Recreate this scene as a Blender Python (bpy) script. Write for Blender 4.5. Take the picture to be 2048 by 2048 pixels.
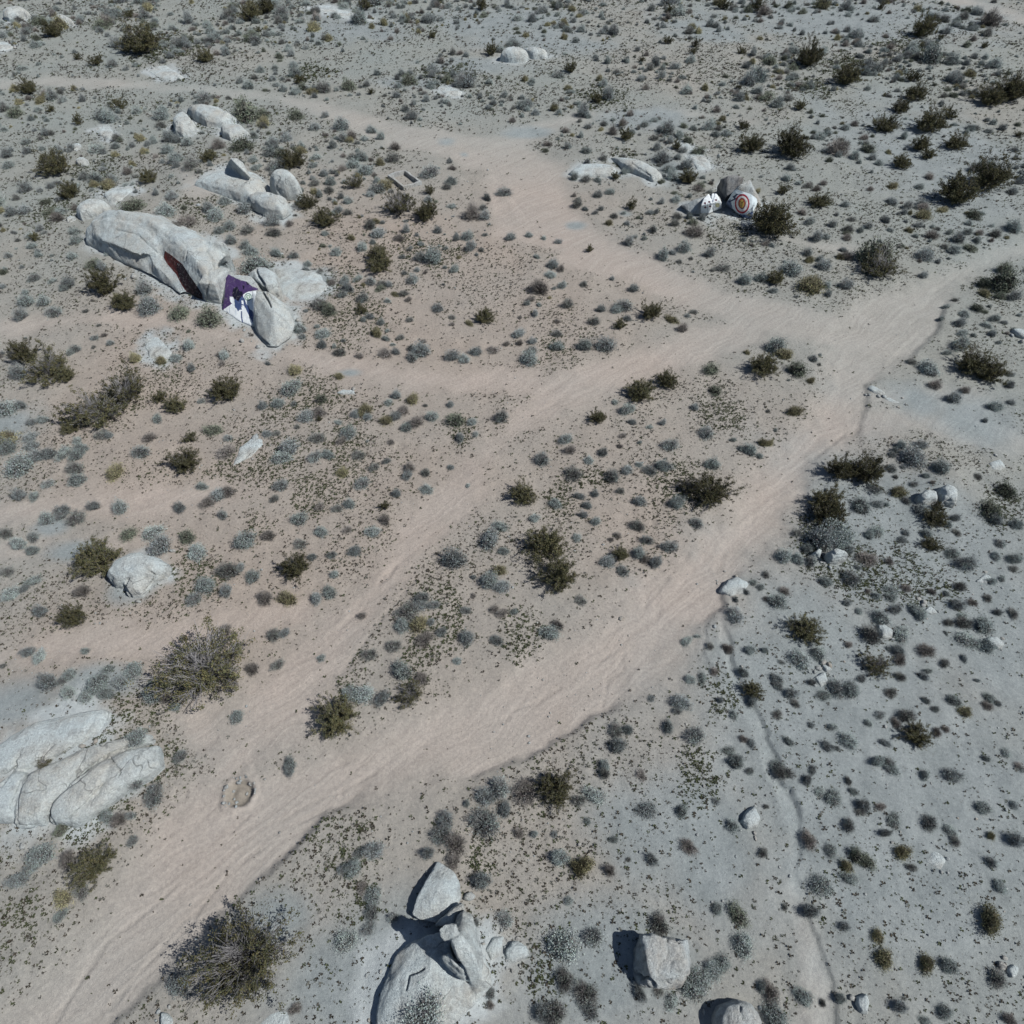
import bpy, bmesh, math, random
import numpy as np
from mathutils import Vector, Matrix
from mathutils.bvhtree import BVHTree

# ------------------------------------------------------------------ camera / light
for o in list(bpy.data.objects):
    bpy.data.objects.remove(o)
scene = bpy.context.scene
C = scene.collection
F = 1300.0                      # focal length in photograph pixels (2048 wide)
PITCH = math.radians(51.3)      # camera looks this far below the horizon
CAMH = 24.0
cam_d = bpy.data.cameras.new('camera')
cam_d.sensor_width = 36.0
cam_d.lens = 36.0 * F / 2048.0
cam_d.clip_start = 0.5
cam_d.clip_end = 9000
cam = bpy.data.objects.new('camera', cam_d)
cam.location = (0, 0, CAMH)
cam.rotation_euler = (math.pi / 2 - PITCH, 0, 0)
C.objects.link(cam)
scene.camera = cam

SUN_EL = math.radians(49)
SUN_DIR = Vector((math.cos(SUN_EL) * 0.968, -math.cos(SUN_EL) * 0.25, math.sin(SUN_EL)))  # towards the sun
world = bpy.data.worlds.new('World')
scene.world = world
world.use_nodes = True
wn = world.node_tree.nodes
bg = wn['Background']
sky = wn.new('ShaderNodeTexSky')
sky.sky_type = 'NISHITA'
sky.sun_disc = False
sky.sun_elevation = SUN_EL
sky.sun_rotation = math.atan2(SUN_DIR.x, SUN_DIR.y)
sky.altitude = 1000
world.node_tree.links.new(sky.outputs[0], bg.inputs[0])
bg.inputs[1].default_value = 0.05
sun_d = bpy.data.lights.new('sun', 'SUN')
sun_d.energy = 4.0
sun_d.angle = math.radians(0.55)
sun_d.color = (1.0, 0.985, 0.94)
sun = bpy.data.objects.new('sun', sun_d)
sun.rotation_euler = SUN_DIR.to_track_quat('Z', 'Y').to_euler()
C.objects.link(sun)
scene.view_settings.view_transform = 'Standard'
scene.view_settings.look = 'None'
scene.view_settings.exposure = 0.2
scene.view_settings.gamma = 1
try:
    scene.cycles.samples = 128
    scene.cycles.max_bounces = 5
    scene.cycles.diffuse_bounces = 3
except Exception:
    pass

rng = np.random.default_rng(11)
random.seed(5)

# ------------------------------------------------------------------ noise
def _hash(ix, iy, iz, seed):
    h = (ix.astype(np.int64) * 374761393 + iy.astype(np.int64) * 668265263 + iz.astype(np.int64) * 2147483647 + seed * 974711) & 0xffffffff
    h = ((h ^ (h >> 13)) * 1274126177) & 0xffffffff
    h = ((h ^ (h >> 16)) * 2246822519) & 0xffffffff
    return ((h ^ (h >> 15)) & 0xffffff) / float(0xffffff)

def noise2(x, y, seed=0):
    ix = np.floor(x); iy = np.floor(y)
    fx = x - ix; fy = y - iy
    fx = fx * fx * (3 - 2 * fx); fy = fy * fy * (3 - 2 * fy)
    z = np.zeros_like(ix)
    a = _hash(ix, iy, z, seed); b = _hash(ix + 1, iy, z, seed)
    c = _hash(ix, iy + 1, z, seed); d = _hash(ix + 1, iy + 1, z, seed)
    return (a * (1 - fx) + b * fx) * (1 - fy) + (c * (1 - fx) + d * fx) * fy

def fbm2(x, y, octv=4, seed=0, gain=0.5):
    s = 0; a = 1.0; t = 0
    for k in range(octv):
        s = s + a * noise2(x + 17.3 * k, y - 9.1 * k, seed + k); t += a
        x = x * 2.03; y = y * 2.03; a *= gain
    return s / t

def noise3(p, seed=0):
    i = np.floor(p); f = p - i; f = f * f * (3 - 2 * f)
    r = 0
    for dx in (0, 1):
        wx = f[:, 0] if dx else 1 - f[:, 0]
        for dy in (0, 1):
            wy = f[:, 1] if dy else 1 - f[:, 1]
            for dz in (0, 1):
                wz = f[:, 2] if dz else 1 - f[:, 2]
                r = r + wx * wy * wz * _hash(i[:, 0] + dx, i[:, 1] + dy, i[:, 2] + dz, seed)
    return r

def fbm3(p, octv=4, seed=0, gain=0.5):
    s = 0; a = 1.0; t = 0
    for k in range(octv):
        s = s + a * noise3(p + 13.7 * k, seed + k); t += a
        p = p * 2.03; a *= gain
    return s / t

def sstep(a, b, x):
    t = np.clip((x - a) / (b - a), 0, 1)
    return t * t * (3 - 2 * t)

# ------------------------------------------------------------------ photograph pixel -> place
SP, CP = math.sin(PITCH), math.cos(PITCH)
def ray(px, py):
    u = (px - 1024.0) / F; v = (py - 1024.0) / F
    return u, CP - v * SP, -SP - v * CP
def flat(px, py, z=0.0):
    dx, dy, dz = ray(px, py)
    t = (z - CAMH) / dz
    return dx * t, dy * t
def flatpoly(pts):
    return np.array([flat(*p[:2]) for p in pts])
def ppm(py):                     # pixels per metre on the ground at an image row
    return (py - (1024 - F * math.tan(PITCH))) * CP / CAMH
def tile(tx, ty, pts):           # points read off an enlarged 512 px tile
    return [(tx + p[0] / 3.7734, ty + p[1] / 3.7734) + tuple(p[2:]) for p in pts]
def zoom(x0, y0, s, pts):
    return [(x0 + p[0] / s, y0 + p[1] / s) + tuple(p[2:]) for p in pts]

def seg_dist(x, y, pts, want_w=False):
    """distance from points to a polyline (world); optional width interpolated along it"""
    best = np.full(x.shape, 1e9); bw = np.zeros_like(best)
    for k in range(len(pts) - 1):
        ax, ay = pts[k][0], pts[k][1]; bx, by = pts[k + 1][0], pts[k + 1][1]
        dx, dy = bx - ax, by - ay
        L = dx * dx + dy * dy + 1e-9
        t = np.clip(((x - ax) * dx + (y - ay) * dy) / L, 0, 1)
        d = np.hypot(x - ax - t * dx, y - ay - t * dy)
        if want_w:
            w = pts[k][2] * (1 - t) + pts[k + 1][2] * t
            m = (d - w) < (best - bw)
        else:
            w = 0; m = d < best
        best = np.where(m, d, best)
        if want_w: bw = np.where(m, w, bw)
    return (best - bw) if want_w else best

def poly_sdf(x, y, poly):
    n = len(poly); ins = np.zeros(x.shape, bool)
    d = seg_dist(x, y, list(poly) + [poly[0]])
    j = n - 1
    for i in range(n):
        xi, yi = poly[i]; xj, yj = poly[j]
        if yi != yj:
            c = ((yi > y) != (yj > y)) & (x < (xj - xi) * (y - yi) / (yj - yi) + xi)
            ins ^= c
        j = i
    return np.where(ins, -d, d)

def track(pts):                  # (px, py, full width in px measured across the image)
    r = []
    for px, py, w in pts:
        X, Y = flat(px, py)
        r.append((X, Y, 0.5 * w / ppm(py)))
    return r

# ------------------------------------------------------------------ ground features
WASH = flatpoly([(-260, 2300), (0, 2013), (60, 1960), (170, 1846), (252, 1748), (331, 1623), (392, 1562), (470, 1530), (560, 1515), (640, 1495), (682, 1480), (750, 1459),
    (843, 1411), (947, 1371), (1024, 1338), (1125, 1281), (1210, 1225), (1257, 1172), (1324, 1138), (1369, 1098), (1416, 1053), (1459, 1021),
    (1498, 947), (1536, 906), (1615, 830), (1647, 764), (1640, 700), (1660, 640), (1722, 590), (1833, 560), (1900, 530), (1960, 505), (2048, 476), (2300, 420), (2300, 470), (2048, 520),
    (2000, 540), (1950, 567), (1920, 588), (1889, 618), (1881, 660), (1841, 695), (1814, 724), (1796, 743), (1737, 766), (1740, 804), (1727, 841),
    (1716, 899), (1668, 912), (1650, 926), (1634, 976), (1600, 1018), (1563, 1085), (1500, 1140), (1446, 1176), (1448, 1210), (1406, 1257), (1366, 1342), (1337, 1374),
    (1260, 1410), (1188, 1440), (1114, 1485), (1064, 1514), (1024, 1530), (949, 1560), (777, 1597), (655, 1626), (591, 1695), (512, 1772), (368, 1907), (239, 2040), (100, 2200), (20, 2300)])
BANK = [flatpoly([(20, 2300), (239, 2040), (368, 1907), (512, 1772), (591, 1695), (655, 1626)]),
        flatpoly([(985, 1548), (1024, 1530), (1064, 1514), (1114, 1485), (1188, 1440)]),
        flatpoly([(1841, 695), (1881, 660), (1889, 618)]), flatpoly([(1737, 766), (1740, 804), (1727, 841)]),
        flatpoly([(1446, 1176), (1448, 1210), (1440, 1232)])]
TRACKS = [track(t) for t in (
    [(400, 1600, 70), (500, 1500, 120), (590, 1390, 135), (665, 1290, 110), (735, 1205, 100), (850, 1062, 95), (890, 1010, 85), (965, 925, 75), (1040, 845, 85), (1110, 790, 95), (1190, 757, 80), (1289, 728, 60), (1421, 685, 80), (1536, 650, 100), (1640, 660, 130)],
    [(1110, 790, 70), (1024, 768, 70), (850, 757, 70), (700, 735, 60), (600, 712, 55), (500, 690, 40), (400, 655, 45), (250, 632, 45), (100, 645, 40), (-150, 660, 40)],
    [(-400, 175, 46), (0, 165, 44), (120, 162, 42), (300, 172, 42), (450, 182, 42), (560, 196, 46), (660, 222, 56), (780, 262, 85), (900, 288, 120), (1000, 305, 150), (1060, 340, 140), (1085, 400, 120), (1110, 455, 150), (1180, 500, 110), (1300, 548, 90), (1450, 610, 100), (1600, 640, 110)],
    [(1000, 300, 90), (1060, 262, 80), (1150, 236, 36), (1330, 222, 12), (1420, 232, 8), (1500, 246, 6), (1600, 275, 2)],
    [(1870, -14, 60), (1960, 10, 80), (2060, 40, 90), (2300, 120, 100)],
    [(1480, 470, 8), (1600, 490, 10), (1700, 505, 10)],
    [(1740, 850, 60), (1850, 830, 70), (1960, 860, 70), (2100, 900, 70)],
    [(1740, 790, 30), (1850, 790, 60), (1950, 800, 50)],
    [(600, 1220, 40), (512, 1240, 44), (300, 1280, 50), (100, 1300, 60), (-100, 1330, 70)],
    [(430, 985, 40), (300, 1000, 45), (130, 1010, 45), (-100, 1030, 50)],
    [(330, 1085, 20), (150, 1090, 35), (-50, 1110, 45)],
    [(1020, 460, 40), (990, 400, 30), (1000, 330, 50)],
    [(420, 1480, 60), (400, 1430, 20)],
    [(180, 1350, 30), (60, 1390, 60), (-60, 1440, 60)],
    [(360, 340, 10), (400, 390, 22), (440, 380, 14)],
)]
CHANNEL = track([(1446, 1190, 16), (1440, 1240, 14), (1448, 1262, 20), (1459, 1329, 22), (1480, 1387, 24), (1512, 1437, 26), (1530, 1488, 30), (1540, 1545, 30), (1570, 1605, 34), (1590, 1663, 36), (1585, 1700, 30), (1578, 1769, 34), (1600, 1841, 46), (1618, 1907, 60), (1628, 1987, 70), (1630, 2048, 80), (1640, 2200, 90)])
CHBANK = flatpoly([(1450, 1262), (1463, 1329), (1486, 1387), (1520, 1437), (1540, 1488), (1552, 1545), (1588, 1605), (1607, 1663), (1604, 1700), (1622, 1760), (1598, 1800), (1623, 1841), (1646, 1907), (1662, 1987), (1667, 2048), (1675, 2200)])
RUTS = [flatpoly(p) for p in (
    tile(1024, 1024, [(1830, 30), (1690, 170), (1600, 300), (1550, 450)]),
    tile(1024, 1024, [(1330, 320), (1150, 520), (1030, 640), (960, 800), (950, 870), (860, 990), (720, 1080), (560, 1230), (530, 1350), (500, 1480)]),
    tile(1024, 1024, [(1100, 700), (1090, 830), (1000, 950), (880, 980), (830, 1090), (820, 1180), (720, 1250), (700, 1400), (670, 1480)]),
    tile(1024, 1024, [(1420, 1080), (1460, 960), (1440, 880), (1530, 800), (1590, 740)]),
    tile(1024, 1024, [(1430, 1060), (1470, 1160), (1530, 1270)]),
    tile(1024, 1024, [(360, 1330), (180, 1440), (20, 1490)]),
    tile(512, 1024, [(640, 1890), (900, 1790), (1150, 1770), (1450, 1720), (1640, 1640), (1900, 1560)]),
    tile(512, 1024, [(560, 950), (800, 720), (1000, 470), (1130, 350), (1300, 240)]),
    tile(512, 1024, [(640, 1230), (800, 1020), (980, 780), (1150, 590), (1290, 440), (1400, 330)]),
    tile(512, 1024, [(700, 760), (850, 620), (1050, 420)]),
    tile(512, 512, [(1932, 1340), (1820, 1500), (1640, 1690), (1500, 1850)]),
    tile(1024, 512, [(0, 1300), (200, 1180), (480, 1020), (640, 930), (900, 830), (1150, 770)]),
    tile(1024, 512, [(0, 1090), (300, 1030), (560, 960)]),
    tile(1536, 512, [(1700, 30), (1400, 170), (1280, 240), (1150, 430), (980, 620), (800, 770), (680, 900), (540, 970)]),
    tile(1536, 512, [(740, 1240), (640, 1270), (500, 1400), (300, 1560), (150, 1700), (0, 1840)]),
    tile(1536, 512, [(1932, 10), (1500, 260), (1150, 560), (900, 820), (760, 950)]),
    tile(1536, 512, [(1600, 20), (1200, 230), (850, 330)]),
    tile(1536, 512, [(640, 1150), (620, 1280), (420, 1460), (200, 1600)]),
    tile(0, 1536, [(1932, 620), (1700, 820), (1420, 1150), (1100, 1480), (820, 1800)]),
    tile(0, 1536, [(1900, 330), (1500, 700), (1200, 1000), (800, 1300), (400, 1900)]),
    tile(512, 1536, [(650, 170), (640, 230), (580, 290), (300, 420), (0, 640)]),
    tile(512, 1536, [(900, 30), (640, 180), (400, 260), (100, 440)]),
    [(470, 182), (560, 192), (640, 215), (740, 255), (800, 290)],
    [(250, 166), (420, 176), (600, 200), (720, 240), (860, 300), (960, 380)],
    [(880, 300), (960, 330), (1030, 400), (1080, 470), (1180, 530)],
)]
# pits in the sand: (px, py, radius px, depth m)
PITS = [(476, 1586, 27, 0.16), (358, 1592, 17, 0.04), (799, 893, 12, 0.06), (587, 761, 13, 0.04), (1305, 1052, 8, 0.05)]
PITW = [(flat(a, b)[0], flat(a, b)[1], r / ppm(b), d) for a, b, r, d in PITS]
# low mounds carrying rock or shrubs: (px, py, radius px, height m)
MOUNDS = [(420, 355, 110, 0.5), (1430, 420, 60, 0.35), (250, 480, 120, 0.2), (430, 620, 120, 0.1), (960, 950, 60, 0.15), (880, 1950, 120, 0.3), (100, 1480, 160, 0.25), (1180, 310, 70, 0.25), (1890, 960, 90, 0.3)]
MOUNDW = [(flat(a, b)[0], flat(a, b)[1], r / ppm(b), d) for a, b, r, d in MOUNDS]
# pale grey grit (decomposed granite) zones: (px,py, rx px, ry px)
GRIT = [(1750, 1650, 520, 560), (1900, 1200, 330, 380), (720, 1960, 260, 200), (1200, 1960, 260, 200), (1400, 1680, 220, 200), (1950, 840, 140, 90), (1850, 800, 80, 60), (1060, 262, 60, 14), (893, 282, 26, 13), (928, 307, 12, 6),
        (270, 1170, 60, 40), (150, 1100, 60, 25), (640, 560, 40, 30), (1700, 40, 420, 60), (1000, 45, 200, 45), (700, 30, 90, 24), (1880, 330, 230, 160), (1150, 452, 24, 10), (1345, 340, 50, 40), (30, 1420, 110, 70), (200, 1370, 100, 40), (20, 850, 70, 50), (700, 745, 30, 10), (1250, 430, 20, 9), (100, 1050, 40, 20), (1290, 240, 120, 30), (560, 1840, 110, 90)]
GRIT += [(700, 60, 160, 30), (1080, 80, 180, 40), (960, 130, 120, 20), (830, 165, 90, 16), (1420, 60, 120, 30)]
GRITW = []
for a, b, rx, ry in GRIT:
    X, Y = flat(a, b); s = ppm(b)
    ya = flat(a, b - ry)[1]; yb = flat(a, b + ry)[1]
    GRITW.append((X, 0.5 * (ya + yb), rx / s, 0.5 * abs(ya - yb)))

def road_sdf(x, y):
    wx = (fbm2(x * 0.30, y * 0.30, 4, 21) - 0.5) * 2.6 + (fbm2(x * 2.6, y * 2.6, 2, 25) - 0.5) * 0.6
    d_w = poly_sdf(x, y, WASH)
    d_t = np.full(x.shape, 1e9)
    for t in TRACKS:
        d_t = np.minimum(d_t, seg_dist(x, y, t, True))
    d_c = seg_dist(x, y, CHANNEL, True)
    return d_w, d_t + wx, d_c, wx

def terrain(x, y, full=False):
    x = np.asarray(x, float); y = np.asarray(y, float)
    d_w, d_t, d_c, wx = road_sdf(x, y)
    db = np.full(x.shape, 1e9)
    for b in BANK: db = np.minimum(db, seg_dist(x, y, b))
    sharp = 1 - sstep(0.6, 2.2, db)
    wid = 0.22 * sharp + 1.5 * (1 - sharp)
    wob = (fbm2(x * 1.7, y * 1.7, 3, 31) - 0.5)
    dw2 = d_w + wob * (0.25 * sharp + 0.9 * (1 - sharp))
    wash = 1 - sstep(-wid, wid * 0.6, dw2)
    trk = 1 - sstep(-0.9, 0.9, d_t)
    cbd = seg_dist(x, y, CHBANK)
    ch = (1 - sstep(-0.05, 0.03, d_c + wob * 0.45)) * (1 - sstep(0.05, 0.75, cbd))
    far = sstep(140, 320, np.hypot(x, y))
    big = (fbm2(x * 0.045, y * 0.045, 3, 3) - 0.5) * 0.5
    z = big * (1 - far) + (fbm2(x * 0.004, y * 0.004, 3, 8) - 0.5) * 20 * far
    off = 1 - np.clip(wash + trk * 0.8 + ch, 0, 1)
    z = z + (fbm2(x * 0.6, y * 0.6, 4, 5) - 0.45) * 0.16 * off + (fbm2(x * 2.7, y * 2.7, 3, 6) - 0.5) * 0.05 * (0.25 + 0.75 * off)
    z = z - 0.17 * wash - 0.05 * trk * (1 - wash) - 0.075 * ch * (1 - wash)
    # braided flow lines pressed in the sand
    rut = np.zeros_like(z)
    for r in RUTS:
        d = seg_dist(x, y, r) + (fbm2(x * 0.8, y * 0.8, 3, 41) - 0.5) * 0.45
        rut = rut - np.exp(-(d / 0.06) ** 2) * 0.030 + np.exp(-((d - 0.12) / 0.06) ** 2) * 0.010
    z = z + rut
    # shallow flow ripples on the wash bed, drawn out along its run
    c, s = math.cos(math.radians(40)), math.sin(math.radians(40))
    al = x * c + y * s; ac = -x * s + y * c
    z = z + (fbm2(al * 0.5, ac * 5.0 + 1.2 * noise2(al * 0.5, ac * 0.5, 9), 3, 61) - 0.5) * 0.028 * wash
    z = z + (fbm2(al * 0.35, ac * 2.2, 2, 67) - 0.5) * 0.03 * trk
    for X, Y, r, d in PITW:
        q = np.hypot(x - X, y - Y) / r * (1 + 0.9 * (fbm2(x * 2.0, y * 2.0, 4, 71) - 0.5))
        z = z - d * (1 - sstep(0.7, 1.0, q)) * (1 - 0.5 * np.exp(-(q / 0.35) ** 2)) + d * 0.4 * np.exp(-((q - 1.15) / 0.2) ** 2)
    for X, Y, r, d in MOUNDW:
        q = np.hypot(x - X, y - Y) / r
        z = z + d * np.exp(-q * q * 1.2)
    if full:
        g = np.zeros_like(z)
        nz = fbm2(x * 0.35, y * 0.35, 4, 81) - 0.5
        for X, Y, rx, ry in GRITW:
            q = np.hypot((x - X) / rx, (y - Y) / ry) + nz * 0.9
            g = np.maximum(g, 1 - sstep(0.30, 1.20, q))
        road = np.clip(np.maximum(np.maximum(wash, trk), 1 - sstep(-0.3, 0.1, d_c + wob * 0.3)), 0, 1)
        pit = np.zeros_like(z)
        for X, Y, r, d in PITW[:1]:
            pit = np.maximum(pit, 1 - sstep(0.8, 1.2, np.hypot(x - X, y - Y) / r))
        return z, road, g, wash, pit, rut
    return z

def unproj(px, py, dz=0.0):
    """place under a photograph pixel, dz metres above the ground there"""
    z = dz
    for _ in range(4):
        X, Y = flat(px, py, z)
        z = float(terrain(np.array([X]), np.array([Y]))[0]) + dz
    return X, Y, z

def unproj_many(px, py, dz):
    px = np.asarray(px, float); py = np.asarray(py, float); dz = np.asarray(dz, float)
    dx, dy, dzr = ray(px, py)
    z = dz.copy()
    for _ in range(4):
        t = (z - CAMH) / dzr
        X = dx * t; Y = dy * t
        z = terrain(X, Y) + dz
    return X, Y, z

# ------------------------------------------------------------------ mesh helpers
def mesh_np(name, verts, faces, mat=None, smooth=False, col=None, mats=None, midx=None):
    """verts Nx3, faces Mx3 or Mx4 numpy; col = per vertex RGB"""
    me = bpy.data.meshes.new(name)
    verts = np.ascontiguousarray(verts, np.float32); faces = np.ascontiguousarray(faces, np.int32)
    n, k = faces.shape
    me.vertices.add(len(verts)); me.vertices.foreach_set('co', verts.ravel())
    me.loops.add(n * k); me.loops.foreach_set('vertex_index', faces.ravel())
    me.polygons.add(n)
    me.polygons.foreach_set('loop_start', np.arange(0, n * k, k, dtype=np.int32))
    me.polygons.foreach_set('loop_total', np.full(n, k, np.int32))
    if smooth: me.polygons.foreach_set('use_smooth', np.ones(n, bool))
    if col is not None:
        a = me.attributes.new('tint', 'FLOAT_COLOR', 'POINT')
        rgba = np.ones((len(verts), 4), np.float32); rgba[:, :3] = col
        a.data.foreach_set('color', rgba.ravel())
    for m in (mats or ([mat] if mat else [])): me.materials.append(m)
    if midx is not None: me.polygons.foreach_set('material_index', np.ascontiguousarray(midx, np.int32))
    me.update(calc_edges=True)
    return me

def link(name, me, parent=None):
    o = bpy.data.objects.new(name, me); C.objects.link(o)
    if parent: o.parent = parent
    return o

def tag(o, label=None, cat=None, group=None, kind=None):
    if label: o['label'] = label
    if cat: o['category'] = cat
    if group: o['group'] = group
    if kind: o['kind'] = kind
    return o

# ------------------------------------------------------------------ materials
def new_mat(name, rough=0.95):
    m = bpy.data.materials.new(name); m.use_nodes = True
    nt = m.node_tree; b = nt.nodes['Principled BSDF']
    b.inputs['Roughness'].default_value = rough
    b.inputs['Specular IOR Level'].default_value = 0.15
    return m, nt, b

def N(nt, t, **kw):
    n = nt.nodes.new(t)
    for k, v in kw.items(): setattr(n, k, v)
    return n

def mixc(nt, fac, a, b, mode='MIX'):
    n = nt.nodes.new('ShaderNodeMix'); n.data_type = 'RGBA'; n.blend_type = mode
    for sock, v in ((n.inputs[0], fac), (n.inputs[6], a), (n.inputs[7], b)):
        if hasattr(v, 'is_output'): nt.links.new(v, sock)
        elif isinstance(v, (int, float)): sock.default_value = v
        else: sock.default_value = (*v, 1)
    return n.outputs[2]

def noise_n(nt, vec, scale, detail=4, rough=0.55, lo=None, hi=None):
    n = N(nt, 'ShaderNodeTexNoise'); n.inputs['Scale'].default_value = scale
    n.inputs['Detail'].default_value = detail; n.inputs['Roughness'].default_value = rough
    if vec is not None: nt.links.new(vec, n.inputs['Vector'])
    out = n.outputs['Fac']
    if lo is not None:
        r = N(nt, 'ShaderNodeMapRange'); r.inputs[1].default_value = lo; r.inputs[2].default_value = hi
        nt.links.new(out, r.inputs[0]); out = r.outputs[0]
    return out

def bump(nt, b, h, strength=0.4, dist=0.05):
    n = N(nt, 'ShaderNodeBump'); n.inputs['Strength'].default_value = strength; n.inputs['Distance'].default_value = dist
    nt.links.new(h, n.inputs['Height']); nt.links.new(n.outputs[0], b.inputs['Normal'])
    return n

def ground_mat():
    m, nt, b = new_mat('desert_ground')
    geo = N(nt, 'ShaderNodeNewGeometry'); P = geo.outputs['Position']
    at = N(nt, 'ShaderNodeAttribute'); at.attribute_name = 'zones'
    sep = N(nt, 'ShaderNodeSeparateColor'); nt.links.new(at.outputs['Color'], sep.inputs[0])
    road, grit, pit = sep.outputs[0], sep.outputs[1], sep.outputs[2]
    n_big = noise_n(nt, P, 0.10, 4, 0.6, 0.35, 0.68)
    n_mid = noise_n(nt, P, 0.7, 5, 0.6, 0.35, 0.68)
    n_fine = noise_n(nt, P, 9, 6, 0.7, 0.36, 0.66)
    n_gr = noise_n(nt, P, 45, 3, 0.7, 0.38, 0.64)
    tan = mixc(nt, n_mid, SOIL_A, SOIL_B)
    tan = mixc(nt, n_big, tan, SOIL_C)
    rd = mixc(nt, n_mid, ROAD_A, ROAD_B)
    rd = mixc(nt, n_big, rd, ROAD_C)
    gr = mixc(nt, n_mid, GRIT_A, GRIT_B)
    c = mixc(nt, road, tan, rd)
    wmax = N(nt, 'ShaderNodeMath', operation='MULTIPLY_ADD'); nt.links.new(road, wmax.inputs[0]); wmax.inputs[1].default_value = 0.18; nt.links.new(at.outputs['Alpha'], wmax.inputs[2]); wmax.use_clamp = True
    c = mixc(nt, wmax.outputs[0], mixc(nt, 1.0, c, COOL, 'MULTIPLY'), mixc(nt, 1.0, c, WARM, 'MULTIPLY'))
    c = mixc(nt, grit, c, gr)
    apn = N(nt, 'ShaderNodeAttribute'); apn.attribute_name = 'apron'
    c = mixc(nt, apn.outputs['Fac'], c, mixc(nt, n_mid, (0.40, 0.44, 0.45), (0.47, 0.505, 0.51)))
    strm = N(nt, 'ShaderNodeMapping'); strm.vector_type = 'TEXTURE'; strm.inputs['Rotation'].default_value = (0, 0, math.radians(40)); strm.inputs['Scale'].default_value = (6.0, 0.20, 1)
    warp = N(nt, 'ShaderNodeTexNoise'); warp.inputs['Scale'].default_value = 0.35; nt.links.new(P, warp.inputs['Vector'])
    wadd = N(nt, 'ShaderNodeVectorMath', operation='MULTIPLY_ADD'); nt.links.new(warp.outputs['Color'], wadd.inputs[0]); wadd.inputs[1].default_value = (1.6, 1.6, 0); nt.links.new(P, wadd.inputs[2]); nt.links.new(wadd.outputs[0], strm.inputs[0])
    streak = noise_n(nt, strm.outputs[0], 1.0, 5, 0.6, 0.38, 0.62)
    stw = N(nt, 'ShaderNodeMath', operation='MULTIPLY'); nt.links.new(streak, stw.inputs[0]); nt.links.new(road, stw.inputs[1])
    c = mixc(nt, stw.outputs[0], c, mixc(nt, 1.0, c, (1.13, 1.14, 1.14), 'MULTIPLY'))
    c = mixc(nt, pit, c, (0.285, 0.258, 0.222))
    dark = mixc(nt, n_fine, (0.84, 0.84, 0.85), (1.10, 1.09, 1.08))
    c = mixc(nt, 1.0, c, dark, 'MULTIPLY')
    g2 = mixc(nt, n_gr, (0.86, 0.86, 0.87), (1.10, 1.10, 1.10))
    c = mixc(nt, 1.0, c, g2, 'MULTIPLY')
    # scattered dark organic litter and pebbles
    vor = N(nt, 'ShaderNodeTexVoronoi'); vor.inputs['Scale'].default_value = 6.5; nt.links.new(P, vor.inputs['Vector'])
    mr = N(nt, 'ShaderNodeMapRange'); mr.inputs[1].default_value = 0.10; mr.inputs[2].default_value = 0.17; mr.inputs[3].default_value = 1; mr.inputs[4].default_value = 0
    nt.links.new(vor.outputs['Distance'], mr.inputs[0])
    lit = noise_n(nt, P, 0.9, 3, 0.6, 0.50, 0.62)
    inv = N(nt, 'ShaderNodeMath', operation='SUBTRACT'); inv.inputs[0].default_value = 1; nt.links.new(road, inv.inputs[1])
    mu = N(nt, 'ShaderNodeMath', operation='MULTIPLY'); nt.links.new(mr.outputs[0], mu.inputs[0]); nt.links.new(lit, mu.inputs[1])
    mu2 = N(nt, 'ShaderNodeMath', operation='MULTIPLY'); nt.links.new(mu.outputs[0], mu2.inputs[0]); nt.links.new(inv.outputs[0], mu2.inputs[1])
    mu3 = N(nt, 'ShaderNodeMath', operation='MULTIPLY'); nt.links.new(mu2.outputs[0], mu3.inputs[0]); mu3.inputs[1].default_value = 0.55
    c = mixc(nt, mu3.outputs[0], c, (0.13, 0.115, 0.09))
    nt.links.new(c, b.inputs['Base Color'])
    ad = N(nt, 'ShaderNodeMath', operation='MULTIPLY_ADD'); nt.links.new(n_fine, ad.inputs[0]); ad.inputs[1].default_value = 1.0; nt.links.new(n_gr, ad.inputs[2])
    ad2 = N(nt, 'ShaderNodeMath', operation='MULTIPLY_ADD'); nt.links.new(stw.outputs[0], ad2.inputs[0]); ad2.inputs[1].default_value = 1.2; nt.links.new(ad.outputs[0], ad2.inputs[2])
    bump(nt, b, ad2.outputs[0], 0.5, 0.02)
    return m

WARM = (1.135, 1.03, 0.96); COOL = (0.922, 1.0, 0.995)
SOIL_A, SOIL_B, SOIL_C = (0.298, 0.284, 0.264), (0.346, 0.330, 0.308), (0.300, 0.304, 0.294)
ROAD_A, ROAD_B, ROAD_C = (0.336, 0.318, 0.300), (0.376, 0.355, 0.338), (0.334, 0.332, 0.322)
GRIT_A, GRIT_B = (0.248, 0.277, 0.281), (0.308, 0.338, 0.342)

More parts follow.
